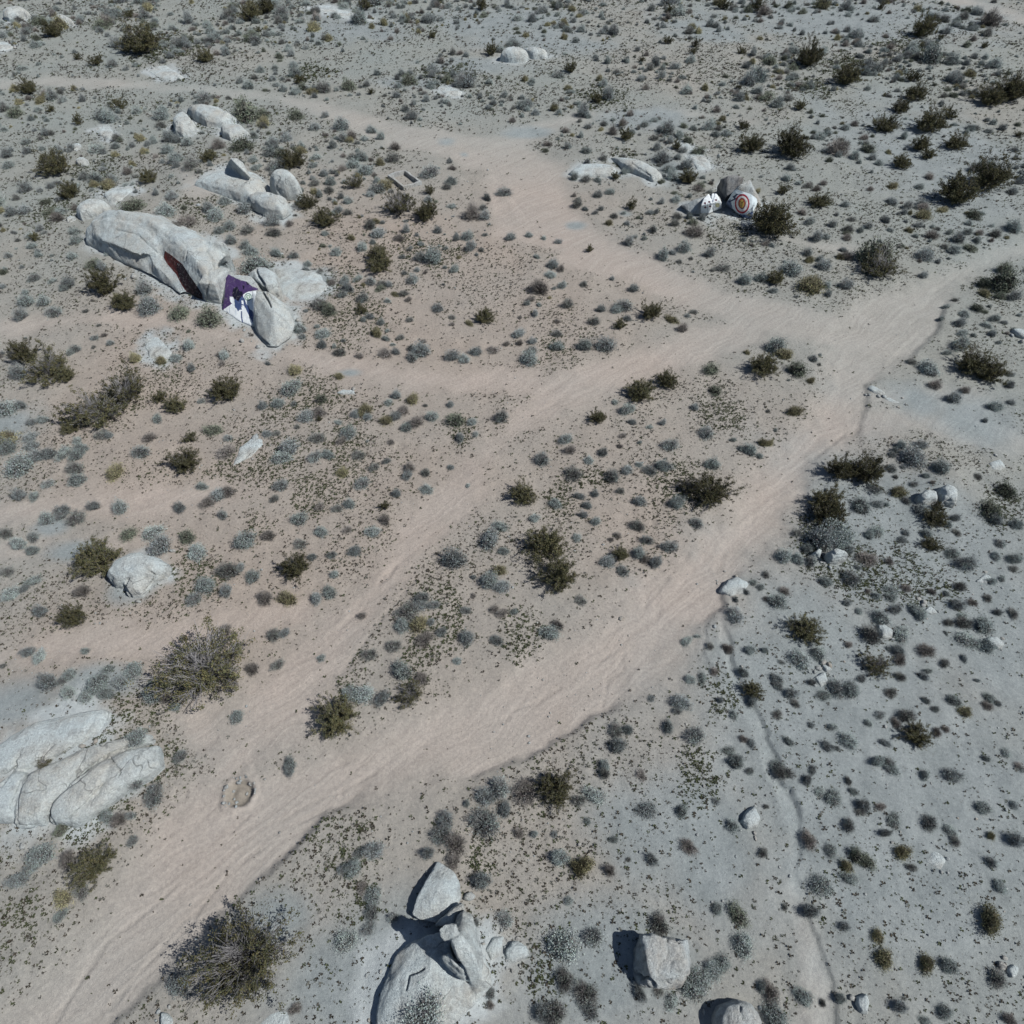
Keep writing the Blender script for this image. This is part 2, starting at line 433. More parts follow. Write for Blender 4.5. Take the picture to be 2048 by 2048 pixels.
def rock_mat(name='granite', base=(0.66, 0.735, 0.755), warm=(0.64, 0.645, 0.61), dark=(0.33, 0.355, 0.37)):
    m, nt, b = new_mat(name, 0.9)
    tc = N(nt, 'ShaderNodeTexCoord'); P = tc.outputs['Object']
    geo = N(nt, 'ShaderNodeNewGeometry')
    n1 = noise_n(nt, P, 0.55, 5, 0.62, 0.40, 0.66)
    n2 = noise_n(nt, P, 2.3, 8, 0.72, 0.50, 0.72)
    n3 = noise_n(nt, P, 14, 4, 0.7, 0.34, 0.66)
    n4 = noise_n(nt, P, 60, 2, 0.6, 0.38, 0.62)
    c = mixc(nt, n1, base, warm)
    n5 = noise_n(nt, P, 1.1, 6, 0.7, 0.56, 0.76)
    k5 = N(nt, 'ShaderNodeMath', operation='MULTIPLY'); nt.links.new(n5, k5.inputs[0]); k5.inputs[1].default_value = 0.38
    c = mixc(nt, k5.outputs[0], c, (0.44, 0.37, 0.29))
    # dark run-off streaks drawn out down the sides
    mp = N(nt, 'ShaderNodeMapping'); mp.inputs['Scale'].default_value = (2.6, 2.6, 0.35); nt.links.new(P, mp.inputs[0])
    st = noise_n(nt, mp.outputs[0], 1.6, 5, 0.6, 0.50, 0.72)
    sx = N(nt, 'ShaderNodeSeparateXYZ'); nt.links.new(geo.outputs['Normal'], sx.inputs[0])
    mr = N(nt, 'ShaderNodeMapRange'); mr.inputs[1].default_value = 0.85; mr.inputs[2].default_value = 0.35; nt.links.new(sx.outputs[2], mr.inputs[0])
    mu = N(nt, 'ShaderNodeMath', operation='MULTIPLY'); nt.links.new(st, mu.inputs[0]); nt.links.new(mr.outputs[0], mu.inputs[1])
    c = mixc(nt, mu.outputs[0], c, dark)
    k = N(nt, 'ShaderNodeMath', operation='MULTIPLY'); nt.links.new(n2, k.inputs[0]); k.inputs[1].default_value = 0.75
    c = mixc(nt, k.outputs[0], c, dark)
    c = mixc(nt, 1.0, c, mixc(nt, n3, (0.78, 0.78, 0.79), (1.14, 1.14, 1.13)), 'MULTIPLY')
    c = mixc(nt, 1.0, c, mixc(nt, n4, (0.88, 0.88, 0.88), (1.08, 1.08, 1.08)), 'MULTIPLY')
    # hairline joints in the granite
    wv = N(nt, 'ShaderNodeTexNoise'); wv.inputs['Scale'].default_value = 1.3; nt.links.new(P, wv.inputs['Vector'])
    wm = N(nt, 'ShaderNodeVectorMath', operation='MULTIPLY_ADD'); nt.links.new(wv.outputs['Color'], wm.inputs[0]); wm.inputs[1].default_value = (0.9, 0.9, 0.9); nt.links.new(P, wm.inputs[2])
    vo = N(nt, 'ShaderNodeTexVoronoi'); vo.feature = 'DISTANCE_TO_EDGE'; vo.inputs['Scale'].default_value = 0.75; nt.links.new(wm.outputs[0], vo.inputs['Vector'])
    vr = N(nt, 'ShaderNodeMapRange'); vr.inputs[1].default_value = 0.0; vr.inputs[2].default_value = 0.022; vr.inputs[3].default_value = 1; vr.inputs[4].default_value = 0
    nt.links.new(vo.outputs['Distance'], vr.inputs[0])
    nj = noise_n(nt, P, 0.7, 3, 0.6, 0.50, 0.62)
    jm = N(nt, 'ShaderNodeMath', operation='MULTIPLY'); nt.links.new(vr.outputs[0], jm.inputs[0]); nt.links.new(nj, jm.inputs[1])
    jc = N(nt, 'ShaderNodeMath', operation='MULTIPLY'); nt.links.new(jm.outputs[0], jc.inputs[0]); jc.inputs[1].default_value = 0.7
    c = mixc(nt, jc.outputs[0], c, (0.13, 0.13, 0.13))
    nt.links.new(c, b.inputs['Base Color'])
    ad = N(nt, 'ShaderNodeMath', operation='MULTIPLY_ADD'); nt.links.new(n3, ad.inputs[0]); ad.inputs[1].default_value = 1.6; nt.links.new(n4, ad.inputs[2])
    aj = N(nt, 'ShaderNodeMath', operation='MULTIPLY_ADD'); nt.links.new(jm.outputs[0], aj.inputs[0]); aj.inputs[1].default_value = -2.0; nt.links.new(ad.outputs[0], aj.inputs[2])
    bump(nt, b, aj.outputs[0], 0.75, 0.04)
    return m

def leaf_mat(name, tintvar=0.30, rough=0.8):
    """colour comes from the plant's own vertex tint, varied a little from plant to plant"""
    m, nt, b = new_mat(name, rough)
    at = N(nt, 'ShaderNodeAttribute'); at.attribute_name = 'tint'
    oi = N(nt, 'ShaderNodeObjectInfo')
    r = N(nt, 'ShaderNodeMapRange'); r.inputs[3].default_value = 1 - tintvar; r.inputs[4].default_value = 1 + tintvar
    nt.links.new(oi.outputs['Random'], r.inputs[0])
    c = N(nt, 'ShaderNodeCombineColor')
    for k in range(3): nt.links.new(r.outputs[0], c.inputs[k])
    out = mixc(nt, 1.0, at.outputs['Color'], c.outputs[0], 'MULTIPLY')
    nt.links.new(out, b.inputs['Base Color'])
    return m

def paint_mat(name, col, worn=(0.40, 0.40, 0.38), amount=0.25, scale=6):
    m, nt, b = new_mat(name, 0.6)
    tc = N(nt, 'ShaderNodeTexCoord')
    n = noise_n(nt, tc.outputs['Object'], scale, 5, 0.7, 0.56, 0.74)
    mu = N(nt, 'ShaderNodeMath', operation='MULTIPLY'); nt.links.new(n, mu.inputs[0]); mu.inputs[1].default_value = amount
    c = mixc(nt, mu.outputs[0], col, worn)
    nt.links.new(c, b.inputs['Base Color'])
    return m

M_GROUND = ground_mat()
M_ROCK = rock_mat()
M_ROCK2 = rock_mat('weathered_granite', (0.56, 0.61, 0.625), (0.54, 0.49, 0.43), (0.26, 0.28, 0.295))
M_ROCKD = rock_mat('varnished_granite', (0.36, 0.375, 0.39), (0.36, 0.33, 0.30), (0.10, 0.11, 0.13))
M_LEAF = leaf_mat('leaves')
M_BARK = leaf_mat('stems', 0.15, 0.9)

# ------------------------------------------------------------------ the ground
def build_ground():
    hor = 1024 - F * math.tan(PITCH)
    ws = list(np.arange(440, 2960, 3.3))
    rowsY = []
    for w in ws:
        rowsY.append(flat(1024, hor + w)[1])
    pre = [4000, 2000, 1100, 700, 480, 340, 250, 200]
    rowsY = pre + rowsY + [-9, -13, -20, -35, -70, -160, -500, -2000]
    cu = np.arange(-1330, 1331, 4.1)
    ext = np.array([1400, 1500, 1700, 2100, 3000, 5500, 12000, 40000], float)
    cu = np.concatenate([-ext[::-1], cu, ext])
    rowsY = np.array(rowsY)
    dep = np.maximum(rowsY * CP + CAMH * SP, 17.0)
    X = cu[None, :] * dep[:, None] / F
    Y = np.repeat(rowsY[:, None], len(cu), 1)
    shp = X.shape
    z, road, grit, wash, pit, rut = terrain(X.ravel(), Y.ravel(), True)
    V = np.stack([X.ravel(), Y.ravel(), z], 1)
    nr, nc = shp
    idx = np.arange(nr * nc).reshape(nr, nc)
    f = np.stack([idx[:-1, :-1], idx[1:, :-1], idx[1:, 1:], idx[:-1, 1:]], -1).reshape(-1, 4)
    me = mesh_np('desert_ground', V, f, M_GROUND, True)
    a = me.attributes.new('zones', 'FLOAT_COLOR', 'POINT')
    col = np.ones((len(V), 4), np.float32); col[:, 0] = road; col[:, 1] = grit * (1 - 0.6 * wash); col[:, 2] = pit
    wx0, wy0 = flat(850, 800)
    wn_ = (fbm2(V[:, 0] * 0.06, V[:, 1] * 0.06, 3, 33) - 0.5)
    q_ = ((V[:, 0] - wx0) / 24) ** 2 + ((V[:, 1] - wy0) / 33) ** 2
    col[:, 3] = np.clip(np.exp(-np.maximum(q_, 0) ** 1.4) * (0.9 + 0.9 * wn_) + 0.3 * sstep(0.05, 0.3, wn_), 0, 1)
    a.data.foreach_set('color', col.ravel())
    # bare bedrock aprons and granite grus shed round the outcrops
    ap = np.zeros(len(V))
    nz = (fbm2(V[:, 0] * 0.9, V[:, 1] * 0.9, 4, 77) - 0.5)
    for b in ROCKCENTRES:
        c = b.mean(0); R = np.linalg.norm(b - c, axis=1).max() + 2.6
        if R < 4.0: continue
        m = np.abs(V[:, 0] - c[0]) + np.abs(V[:, 1] - c[1]) < R * 1.45
        if m.any():
            pts = b[np.argsort(np.arctan2(b[:, 1] - c[1], b[:, 0] - c[0]))]
            d = poly_sdf(V[m, 0], V[m, 1], [tuple(p) for p in pts])
            ap[m] = np.maximum(ap[m], 1 - sstep(-0.1, 0.9, d + nz[m] * 2.2))
    a2 = me.attributes.new('apron', 'FLOAT', 'POINT'); a2.data.foreach_set('value', (ap * (1 - 0.8 * road)).astype(np.float32))
    o = link('ground', me)
    tag(o, kind='structure')
    return o

# ------------------------------------------------------------------ rocks
DOME = [(1.0, -0.35), (1.0, 0.0), (0.95, 0.42), (0.80, 0.76), (0.52, 0.96), (0.25, 1.0)]
SLAB = [(1.02, -0.25), (0.97, 0.03), (0.86, 0.55), (0.66, 0.9), (0.35, 1.0)]
FLATP = [(1.12, -0.22), (1.06, -0.08), (0.92, 0.30), (0.72, 0.72), (0.42, 1.0)]
BLOCK = [(0.97, -0.3), (1.0, 0.0), (1.0, 0.6), (0.93, 0.9), (0.7, 1.0), (0.3, 1.02)]
PENDING = []
ROCKCENTRES = []     # world footprints kept free of plants
LANDMARKS = []       # (phrase, px, py)

def dome_pts(poly, H, prof, sil, zb):
    ys = [p[1] for p in poly]; y0, y1 = min(ys), max(ys)
    base = []
    for px, py in poly:
        t = (py - y0) / max(1e-6, y1 - y0)
        base.append(flat(px, py, zb + sil * H * (1 - t)))
    base = np.array(base); cen = base.mean(0)
    out = []
    for s, h in prof:
        z = h if h < 0 else h * H
        for p in base:
            q = cen + (p - cen) * s
            out.append((q[0], q[1], zb + z))
    return out, base

def rock(name, label, pieces, cat='rock', group=None, voxel=0.07, smooth=10, rough=0.05, mat=None, cracks=(), landmark=None, seed=1, strata=0.0):
    """pieces: (poly, height, profile[, silhouette factor]) in photograph pixels, or ('pts', [(px, py, z)...])"""
    if name == 'flat_rock':
        pieces = [(p[0], p[1] * 0.7, FLATP, 0.3) for p in pieces]; smooth = 14; rough = 0.05
    p0 = pieces[0]
    pl = p0[1] if p0[0] == 'pts' else p0[0]
    cx = sum(p[0] for p in pl) / len(pl); cy = sum(p[1] for p in pl) / len(pl)
    X, Y, zb = unproj(cx, cy)
    me = bpy.data.meshes.new(name); bm = bmesh.new()
    for pc in pieces:
        if pc[0] == 'pts':
            pts = [(*flat(p[0], p[1], zb + p[2]), zb + p[2]) for p in pc[1]]
            base = np.array([p[:2] for p in pts])
        else:
            pts, base = dome_pts(pc[0], pc[1], pc[2], pc[3] if len(pc) > 3 else 0.6, zb)
        ROCKCENTRES.append(base)
        b2 = bmesh.new()
        vs = [b2.verts.new((p[0] - X, p[1] - Y, p[2] - zb)) for p in pts]
        r = bmesh.ops.convex_hull(b2, input=vs)
        junk = {e for e in r['geom_interior'] + r['geom_unused'] if isinstance(e, bmesh.types.BMVert)}
        for v in junk:
            if v.is_valid: b2.verts.remove(v)
        tmp = bpy.data.meshes.new('tmp'); b2.to_mesh(tmp); b2.free()
        bm.from_mesh(tmp); bpy.data.meshes.remove(tmp)
    bm.to_mesh(me); bm.free()
    o = link(name, me)
    o.location = (X, Y, zb)
    md = o.modifiers.new('r', 'REMESH'); md.mode = 'VOXEL'; md.voxel_size = voxel
    if smooth:
        ms = o.modifiers.new('s', 'SMOOTH'); ms.factor = 0.5; ms.iterations = smooth
    tag(o, label, cat, group)
    PENDING.append((o, mat or M_ROCK, rough, cracks, seed, strata, voxel))
    if landmark: LANDMARKS.append((landmark, cx, cy))
    return o

def to_px(P):
    rx = P[:, 0]; ry = P[:, 1]; rz = P[:, 2] - CAMH
    d = ry * CP - rz * SP; v = -ry * SP - rz * CP
    return 1024 + F * rx / d, 1024 + F * v / d

def finish_rocks():
    dg = bpy.context.evaluated_depsgraph_get()
    done = []
    for o, mat, rough, cracks, seed, strata, voxel in PENDING:
        done.append(bpy.data.meshes.new_from_object(o.evaluated_get(dg)))
    for (o, mat, rough, cracks, seed, strata, voxel), me in zip(PENDING, done):
        o.modifiers.clear(); old = o.data; o.data = me; bpy.data.meshes.remove(old)
        n = len(me.vertices)
        co = np.empty(n * 3, np.float32); me.vertices.foreach_get('co', co); co = co.reshape(-1, 3).astype(float)
        no = np.empty(n * 3, np.float32); me.vertex_normals.foreach_get('vector', no); no = no.reshape(-1, 3).astype(float)
        size = (co.max(0) - co.min(0)).max()
        p = co + seed * 7.7
        d = (fbm3(p * (2.2 / max(size, 1.0)), 4, seed) - 0.5) * size * rough * 1.3
        d += (fbm3(p * 1.6, 4, seed + 5) - 0.5) * rough * 2.4
        rid = 1 - np.abs(fbm3(p * np.array([1.3, 1.3, 2.2]), 3, seed + 15) - 0.5) * 2
        d -= np.clip(rid - 0.90, 0, 1) * 10 * rough * 0.55
        d += (fbm3(p * 6.5, 3, seed + 9) - 0.5) * rough * 0.8
        if strata:
            q = p.copy(); q[:, 2] *= 4
            d += (np.abs(fbm3(q * 1.1, 3, seed + 20) - 0.5) * 2) * strata
        co2 = co + no * d[:, None]
        if cracks:
            W = co2 + np.array(o.location)
            px, py = to_px(W)
            view = np.array([0, 0, CAMH]) - W; view /= np.linalg.norm(view, axis=1)[:, None]
            fac = np.clip((no * view).sum(1) * 3, 0, 1)
            jit = (fbm3(p * 3, 2, seed + 31) - 0.5) * 3.0
            for pts, wid, dep in cracks:
                dist = seg_dist(px + jit, py + jit, pts)
                co2 -= no * (np.exp(-(dist / wid) ** 2) * dep * fac)[:, None]
        me.vertices.foreach_set('co', co2.astype(np.float32).ravel())
        me.materials.clear(); me.materials.append(mat)
        me.polygons.foreach_set('use_smooth', np.ones(len(me.polygons), bool))
        me.update()

def inside(px, py, poly):
    ins = np.zeros(px.shape, bool); j = len(poly) - 1
    for i in range(len(poly)):
        xi, yi = poly[i]; xj, yj = poly[j]
        if yi != yj:
            ins ^= ((yi > py) != (yj > py)) & (px < (xj - xi) * (py - yi) / (yj - yi) + xi)
        j = i
    return ins

def paint(rocks, name, outline, colour_fn, mat, step=0.45, lift=0.012, label=None):
    """a coat of paint lying on the real surface of a rock"""
    parent = rocks[0]
    trees = []
    for r in rocks:
        me = r.data
        trees.append((BVHTree.FromPolygons([tuple(v.co) for v in me.vertices], [tuple(p.vertices) for p in me.polygons]), r.location.copy()))
    xs = [p[0] for p in outline]; ys = [p[1] for p in outline]
    gx = np.arange(min(xs), max(xs) + step, step); gy = np.arange(min(ys), max(ys) + step, step)
    GX, GY = np.meshgrid(gx, gy)
    ins = inside(GX, GY, outline)
    vid = -np.ones(GX.shape, int); V = []; cols = []; dist = []
    O = Vector((0, 0, CAMH))
    CR, CG, CB = colour_fn(GX, GY)
    for i in range(GX.shape[0]):
        for j in range(GX.shape[1]):
            if not ins[i, j]: continue
            d = Vector(ray(GX[i, j], GY[i, j])).normalized()
            best = None
            for t, loc in trees:
                h = t.ray_cast(O - loc, d)
                if h[0] is not None and (best is None or h[3] < best[1]): best = (h[0] + loc + h[1] * lift, h[3])
            if best is None: continue
            vid[i, j] = len(V); V.append(best[0] - parent.location); dist.append(best[1]); cols.append((CR[i, j], CG[i, j], CB[i, j]))
    dist = np.array(dist)
    a, b, c, d = vid[:-1, :-1], vid[1:, :-1], vid[1:, 1:], vid[:-1, 1:]
    ok = (a >= 0) & (b >= 0) & (c >= 0) & (d >= 0)
    f = np.stack([a[ok], b[ok], c[ok], d[ok]], 1)
    dd = dist[f]; f = f[(dd.max(1) - dd.min(1)) < 0.5]
    me = mesh_np(name, np.array([tuple(v) for v in V]), f, mat, True, np.array(cols))
    o = link(name, me, parent)
    if label: o['label'] = label
    return o

def W_(pts): return zoom(130, 360, 3.864, pts)
def P_(pts): return zoom(1340, 330, 7.4308, pts)
def Q_(pts): return zoom(0, 1380, 5.3667, pts)
def S_(pts): return zoom(720, 1700, 5.6824, pts)
def X_(pts): return zoom(1200, 1830, 8.7818, pts)
def U_(pts): return zoom(400, 520, 12.075, pts)

# --- long whaleback outcrop on the left
WHALE = rock('whaleback_outcrop', 'long pale whaleback outcrop with a dark red painted recess, left side', [
    ('pts', W_([(225, 330, 1.0), (330, 262, 1.8), (450, 245, 2.2), (600, 262, 2.4), (700, 330, 2.4), (760, 300, 2.3), (400, 400, 1.4), (560, 440, 1.3), (640, 520, 1.1), (300, 420, 0.3), (330, 250, 0), (760, 290, 0), (620, 640, -.3), (300, 500, -.3), (860, 400, 2.1), (800, 560, 1.2), (850, 400, 0.0)])),
    ('pts', W_([(600, 262, 2.2), (760, 300, 2.3), (900, 350, 2.2), (1050, 430, 2.0), (1190, 520, 1.7), (1250, 590, 1.2), (640, 420, 1.6), (765, 590, 1.0), (870, 740, .35), (960, 860, 0), (1065, 935, 0), (1072, 945, -.3), (960, 870, -.3), (1100, 720, 1.6), (1160, 680, 1.6), (1095, 780, 1.3), (1000, 600, 2.0), (640, 650, 0), (760, 760, 0), (860, 840, 0), (700, 640, .5), (760, 290, 0), (1050, 420, 0), (1260, 570, 0), (1000, 640, 1.8)])),
    ('pts', W_([(230, 318, 1.25), (400, 378, 1.5), (560, 425, 1.4), (690, 545, 1.2), (172, 405, 0.45), (180, 495, 0), (300, 548, 0), (450, 608, 0), (570, 655, 0), (640, 740, 0), (180, 495, -.3), (450, 608, -.3), (640, 740, -.3), (250, 420, 1.0), (420, 480, 1.1), (560, 540, 1.1)])),
    ('pts', W_([(560, 425, 1.35), (690, 540, 1.2), (770, 612, 1.0), (830, 690, 0.8), (875, 760, .6), (925, 870, .1), (560, 640, 0), (640, 740, 0), (780, 805, 0), (890, 885, 0), (560, 640, -.3), (780, 805, -.3), (890, 885, -.3), (680, 660, .8), (780, 740, .6), (900, 800, 0)])),
    ('pts', W_([(235, 330, 1.2), (330, 300, 1.75), (500, 330, 2.05), (640, 400, 1.95), (720, 500, 1.5), (700, 560, 1.2), (570, 590, 1.0), (450, 530, 1.05), (300, 470, .9), (230, 420, .8), (400, 500, -.2), (600, 560, -.2)])),
    (W_([(1090, 760), (1150, 700), (1270, 690), (1300, 720), (1230, 800), (1215, 960), (1130, 950), (1070, 930)]), 1.5, BLOCK, 0.75),
    (W_([(1120, 560), (1200, 530), (1300, 590), (1240, 650), (1160, 670)]), 2.0, BLOCK, 0.85)],
    voxel=0.09, smooth=5, rough=0.05, seed=3, landmark='the long whaleback outcrop',
    cracks=[(W_([(400, 385), (560, 420), (640, 500), (760, 600)]), 1.0, 0.10),
            (W_([(870, 450), (930, 500), (940, 560), (930, 620)]), 0.8, 0.10),
            (W_([(1085, 535), (1140, 620), (1150, 690), (1250, 640)]), 1.1, 0.2),
            (W_([(1100, 700), (1110, 800), (1090, 930)]), 1.0, 0.15), (W_([(1210, 800), (1215, 960)]), 1.0, 0.15)])
MURAL = rock('mural_rock', 'tall granite rock with a purple, blue and white mural facing the sandy path', [
    ('pts', W_([(1215, 1010, -.3), (1215, 1005, 0.05), (1230, 840, 0.6), (1255, 735, 1.15), (1330, 750, 1.3), (1440, 745, 1.3), (1500, 850, 1.15), (1490, 860, 1.0), (1460, 1130, 0.0), (1450, 1135, -.3), (1420, 740, 1.0), (1350, 1090, 0), (1560, 900, 1.1), (1320, 735, 1.1)])),
    ('pts', W_([(1440, 850, 1.5), (1560, 860, 1.6), (1470, 1130, 0.0), (1470, 1130, -.3), (1500, 1215, -.3), (1500, 1210, 0), (1570, 1285, 0), (1570, 1285, -.3), (1640, 1290, 0), (1640, 1290, -.3), (1750, 1210, 0.1), (1775, 1110, 0.4), (1700, 970, 1.0), (1620, 900, 1.4), (1620, 1050, 1.2), (1750, 1210, -.3), (1760, 1020, -.3)])),
    (W_([(1400, 760), (1470, 655), (1570, 660), (1660, 760), (1680, 900), (1600, 940), (1500, 860)]), 1.3, DOME, 0.8)],
    voxel=0.06, smooth=3, rough=0.03, seed=8, landmark='the purple mural rock',
    cracks=[(W_([(1470, 660), (1490, 740), (1540, 810)]), 1.6, 0.35), (W_([(1500, 820), (1560, 920), (1590, 980)]), 1.4, 0.3), (W_([(1540, 840), (1600, 920), (1650, 960)]), 1.2, 0.25), (W_([(1450, 1150), (1510, 1220), (1580, 1280)]), 1.2, 0.2)])
rock('flat_rock', 'pale flat slab just behind the purple mural rock', [(W_([(1600, 670), (1760, 670), (1960, 720), (2040, 830), (1930, 935), (1730, 950), (1650, 850)]), 0.3, SLAB)], voxel=0.06, seed=12)
rock('low_boulder', 'smooth low boulder at the left end of the whaleback outcrop', [(W_([(110, 215), (170, 165), (290, 150), (350, 190), (340, 240), (240, 290), (140, 330), (85, 270)]), 0.9, DOME)], voxel=0.06, seed=13, landmark='the smooth boulder at the whaleback tip')
rock('flat_rock', 'pale slab behind the smooth boulder at the whaleback tip', [(W_([(290, 110), (360, 60), (500, 45), (545, 75), (430, 140), (400, 200), (345, 190)]), 0.35, SLAB)], voxel=0.06, seed=14)
rock('stone', 'small pale stone left of the smooth boulder at the whaleback tip', [(W_([(10, 310), (40, 270), (85, 280), (80, 310), (20, 335)]), 0.25, SLAB)], voxel=0.05, seed=15, smooth=3)

# --- pointed outcrop above it
rock('pointed_outcrop', 'outcrop with a dark-sided pointed block and rounded lobes, above the whaleback', [
    (tile(0, 0, [(1440, 1385), (1560, 1300), (1700, 1250), (1850, 1270), (1960, 1300), (2040, 1400), (1960, 1480), (1920, 1530), (1800, 1500), (1700, 1435), (1580, 1425)]), 0.75, SLAB, 0.5),
    ('pts', tile(0, 0, [(1695, 1250, 0.4), (1735, 1190, 1.9), (1790, 1185, 1.9), (1835, 1220, 1.7), (1890, 1340, 1.0), (1870, 1365, 0.6), (1720, 1275, 0.6), (1900, 1330, 0.2), (1760, 1215, 1.95), (1860, 1350, 0.2), (1730, 1290, 0.2), (1830, 1300, 0.3)])),
    (tile(512, 0, [(95, 1385), (130, 1300), (200, 1275), (270, 1320), (335, 1420), (320, 1465), (240, 1485), (150, 1455)]), 1.5, DOME, 0.8),
    (tile(512, 0, [(-60, 1480), (0, 1450), (100, 1460), (230, 1510), (255, 1570), (200, 1625), (100, 1605), (-30, 1540)]), 0.7, DOME, 0.6)],
    voxel=0.07, smooth=4, rough=0.04, seed=21, landmark='the pointed outcrop', cracks=[(tile(512, 0, [(100, 1460), (60, 1380), (40, 1330)]), 2.0, 0.3), (tile(512, 0, [(180, 1340), (150, 1400), (180, 1460)]), 1.0, 0.12)])
rock('split_outcrop', 'low split outcrop of three pale lobes below the upper-left dirt road', [
    (tile(0, 0, [(1300, 930), (1330, 860), (1390, 835), (1430, 880), (1490, 960), (1480, 1010), (1390, 1040), (1330, 1020)]), 1.0, DOME, 0.7),
    (tile(0, 0, [(1385, 805), (1500, 780), (1700, 830), (1820, 910), (1700, 980), (1560, 960), (1450, 880)]), 0.9, SLAB, 0.7),
    (tile(0, 0, [(1650, 960), (1720, 920), (1830, 930), (1905, 1035), (1830, 1050), (1745, 1080), (1670, 1030)]), 0.9, DOME, 0.7)],
    voxel=0.07, smooth=5, rough=0.04, seed=22, landmark='the split outcrop by the upper road', cracks=[(tile(0, 0, [(1400, 850), (1450, 920), (1490, 970)]), 1.4, 0.3)])
rock('flat_rock', 'bare white slab left of the split outcrop', [(tile(0, 0, [(700, 975), (780, 945), (835, 960), (872, 1030), (840, 1062), (760, 1025)]), 0.25, SLAB)], voxel=0.06, seed=23, landmark='the bare white slab')
rock('stone', 'small white stone just below the bare white slab', [(tile(0, 0, [(535, 1110), (570, 1070), (612, 1090), (612, 1130), (560, 1142)]), 0.2, SLAB)], voxel=0.05, smooth=3, seed=24)
rock('stone', 'egg-shaped white stone left of the pointed outcrop', [(tile(0, 0, [(568, 1222), (590, 1190), (640, 1188), (672, 1220), (650, 1255), (590, 1255)]), 0.4, DOME)], voxel=0.05, smooth=3, seed=25, landmark='the egg-shaped white stone')
rock('boulder', 'pale boulder in the top left corner', [(tile(0, 0, [(15, 110), (60, 50), (140, 38), (200, 75), (235, 110), (150, 135), (80, 165), (30, 150)]), 1.0, DOME, 0.8)], voxel=0.08, seed=26, landmark='the pale boulder in the top left corner')
rock('boulder', 'second pale boulder from the top left corner', [(tile(0, 0, [(385, 175), (430, 100), (480, 105), (545, 160), (565, 192), (470, 205)]), 0.8, DOME, 0.8)], voxel=0.08, seed=27)
rock('flat_rock', 'low pale slab at the left edge above the upper dirt road', [(tile(0, 0, [(-40, 330), (10, 310), (60, 320), (112, 362), (20, 392), (-40, 385)]), 0.3, SLAB)], voxel=0.07, seed=28)
rock('flat_rock', 'flat pale outcrop beside the upper dirt road', [(tile(0, 0, [(1110, 535), (1180, 500), (1250, 488), (1330, 540), (1390, 590), (1290, 605), (1190, 580)]), 0.22, SLAB)], voxel=0.07, seed=29)
rock('twin_boulder', 'left rounded boulder of the pair near the top centre', [([(998, 118), (1003, 104), (1012, 96), (1030, 92), (1045, 100), (1060, 112), (1052, 123), (1035, 127), (1015, 125)], 1.1, DOME, 0.8)], cat='boulder', voxel=0.09, seed=30, landmark='the boulder pair near the top centre')
rock('twin_boulder', 'right flatter boulder of the pair near the top centre', [([(1044, 97), (1060, 92), (1080, 99), (1097, 109), (1090, 119), (1066, 119)], 0.8, DOME, 0.8)], cat='boulder', voxel=0.09, seed=31)
rock('flat_rock', 'low white slab right of the upper dirt road', [(tile(512, 0, [(1375, 665), (1450, 640), (1560, 688), (1545, 735), (1420, 722)]), 0.25, SLAB)], voxel=0.08, seed=32, landmark='the low white slab by the upper road')
rock('flat_rock', 'broad bare granite sheet at the top edge', [(tile(512, 0, [(380, 60), (520, 35), (700, 70), (900, 165), (760, 155), (540, 110)]), 0.15, SLAB)], voxel=0.12, seed=33)
rock('ribbed_rock', 'ribbed pale slab left of the painted rocks', [
    (tile(1024, 0, [(430, 1300), (500, 1245), (620, 1230), (760, 1240), (800, 1290), (720, 1330), (600, 1325), (480, 1335)]), 0.3, SLAB),
    (tile(1024, 0, [(735, 1170), (860, 1180), (1000, 1245), (1115, 1300), (1140, 1345), (1070, 1372), (960, 1310), (850, 1260)]), 0.5, DOME, 0.6)], voxel=0.07, seed=34, landmark='the ribbed pale slab', cracks=[(tile(1024, 0, [(900, 1230), (1050, 1330)]), 0.8, 0.1)])
rock('flat_rock', 'narrow pale slab above the painted rocks', [(tile(1024, 0, [(1270, 1110), (1310, 1070), (1400, 1130), (1490, 1215), (1510, 1275), (1400, 1275), (1340, 1195)]), 0.2, SLAB)], voxel=0.07, seed=35)

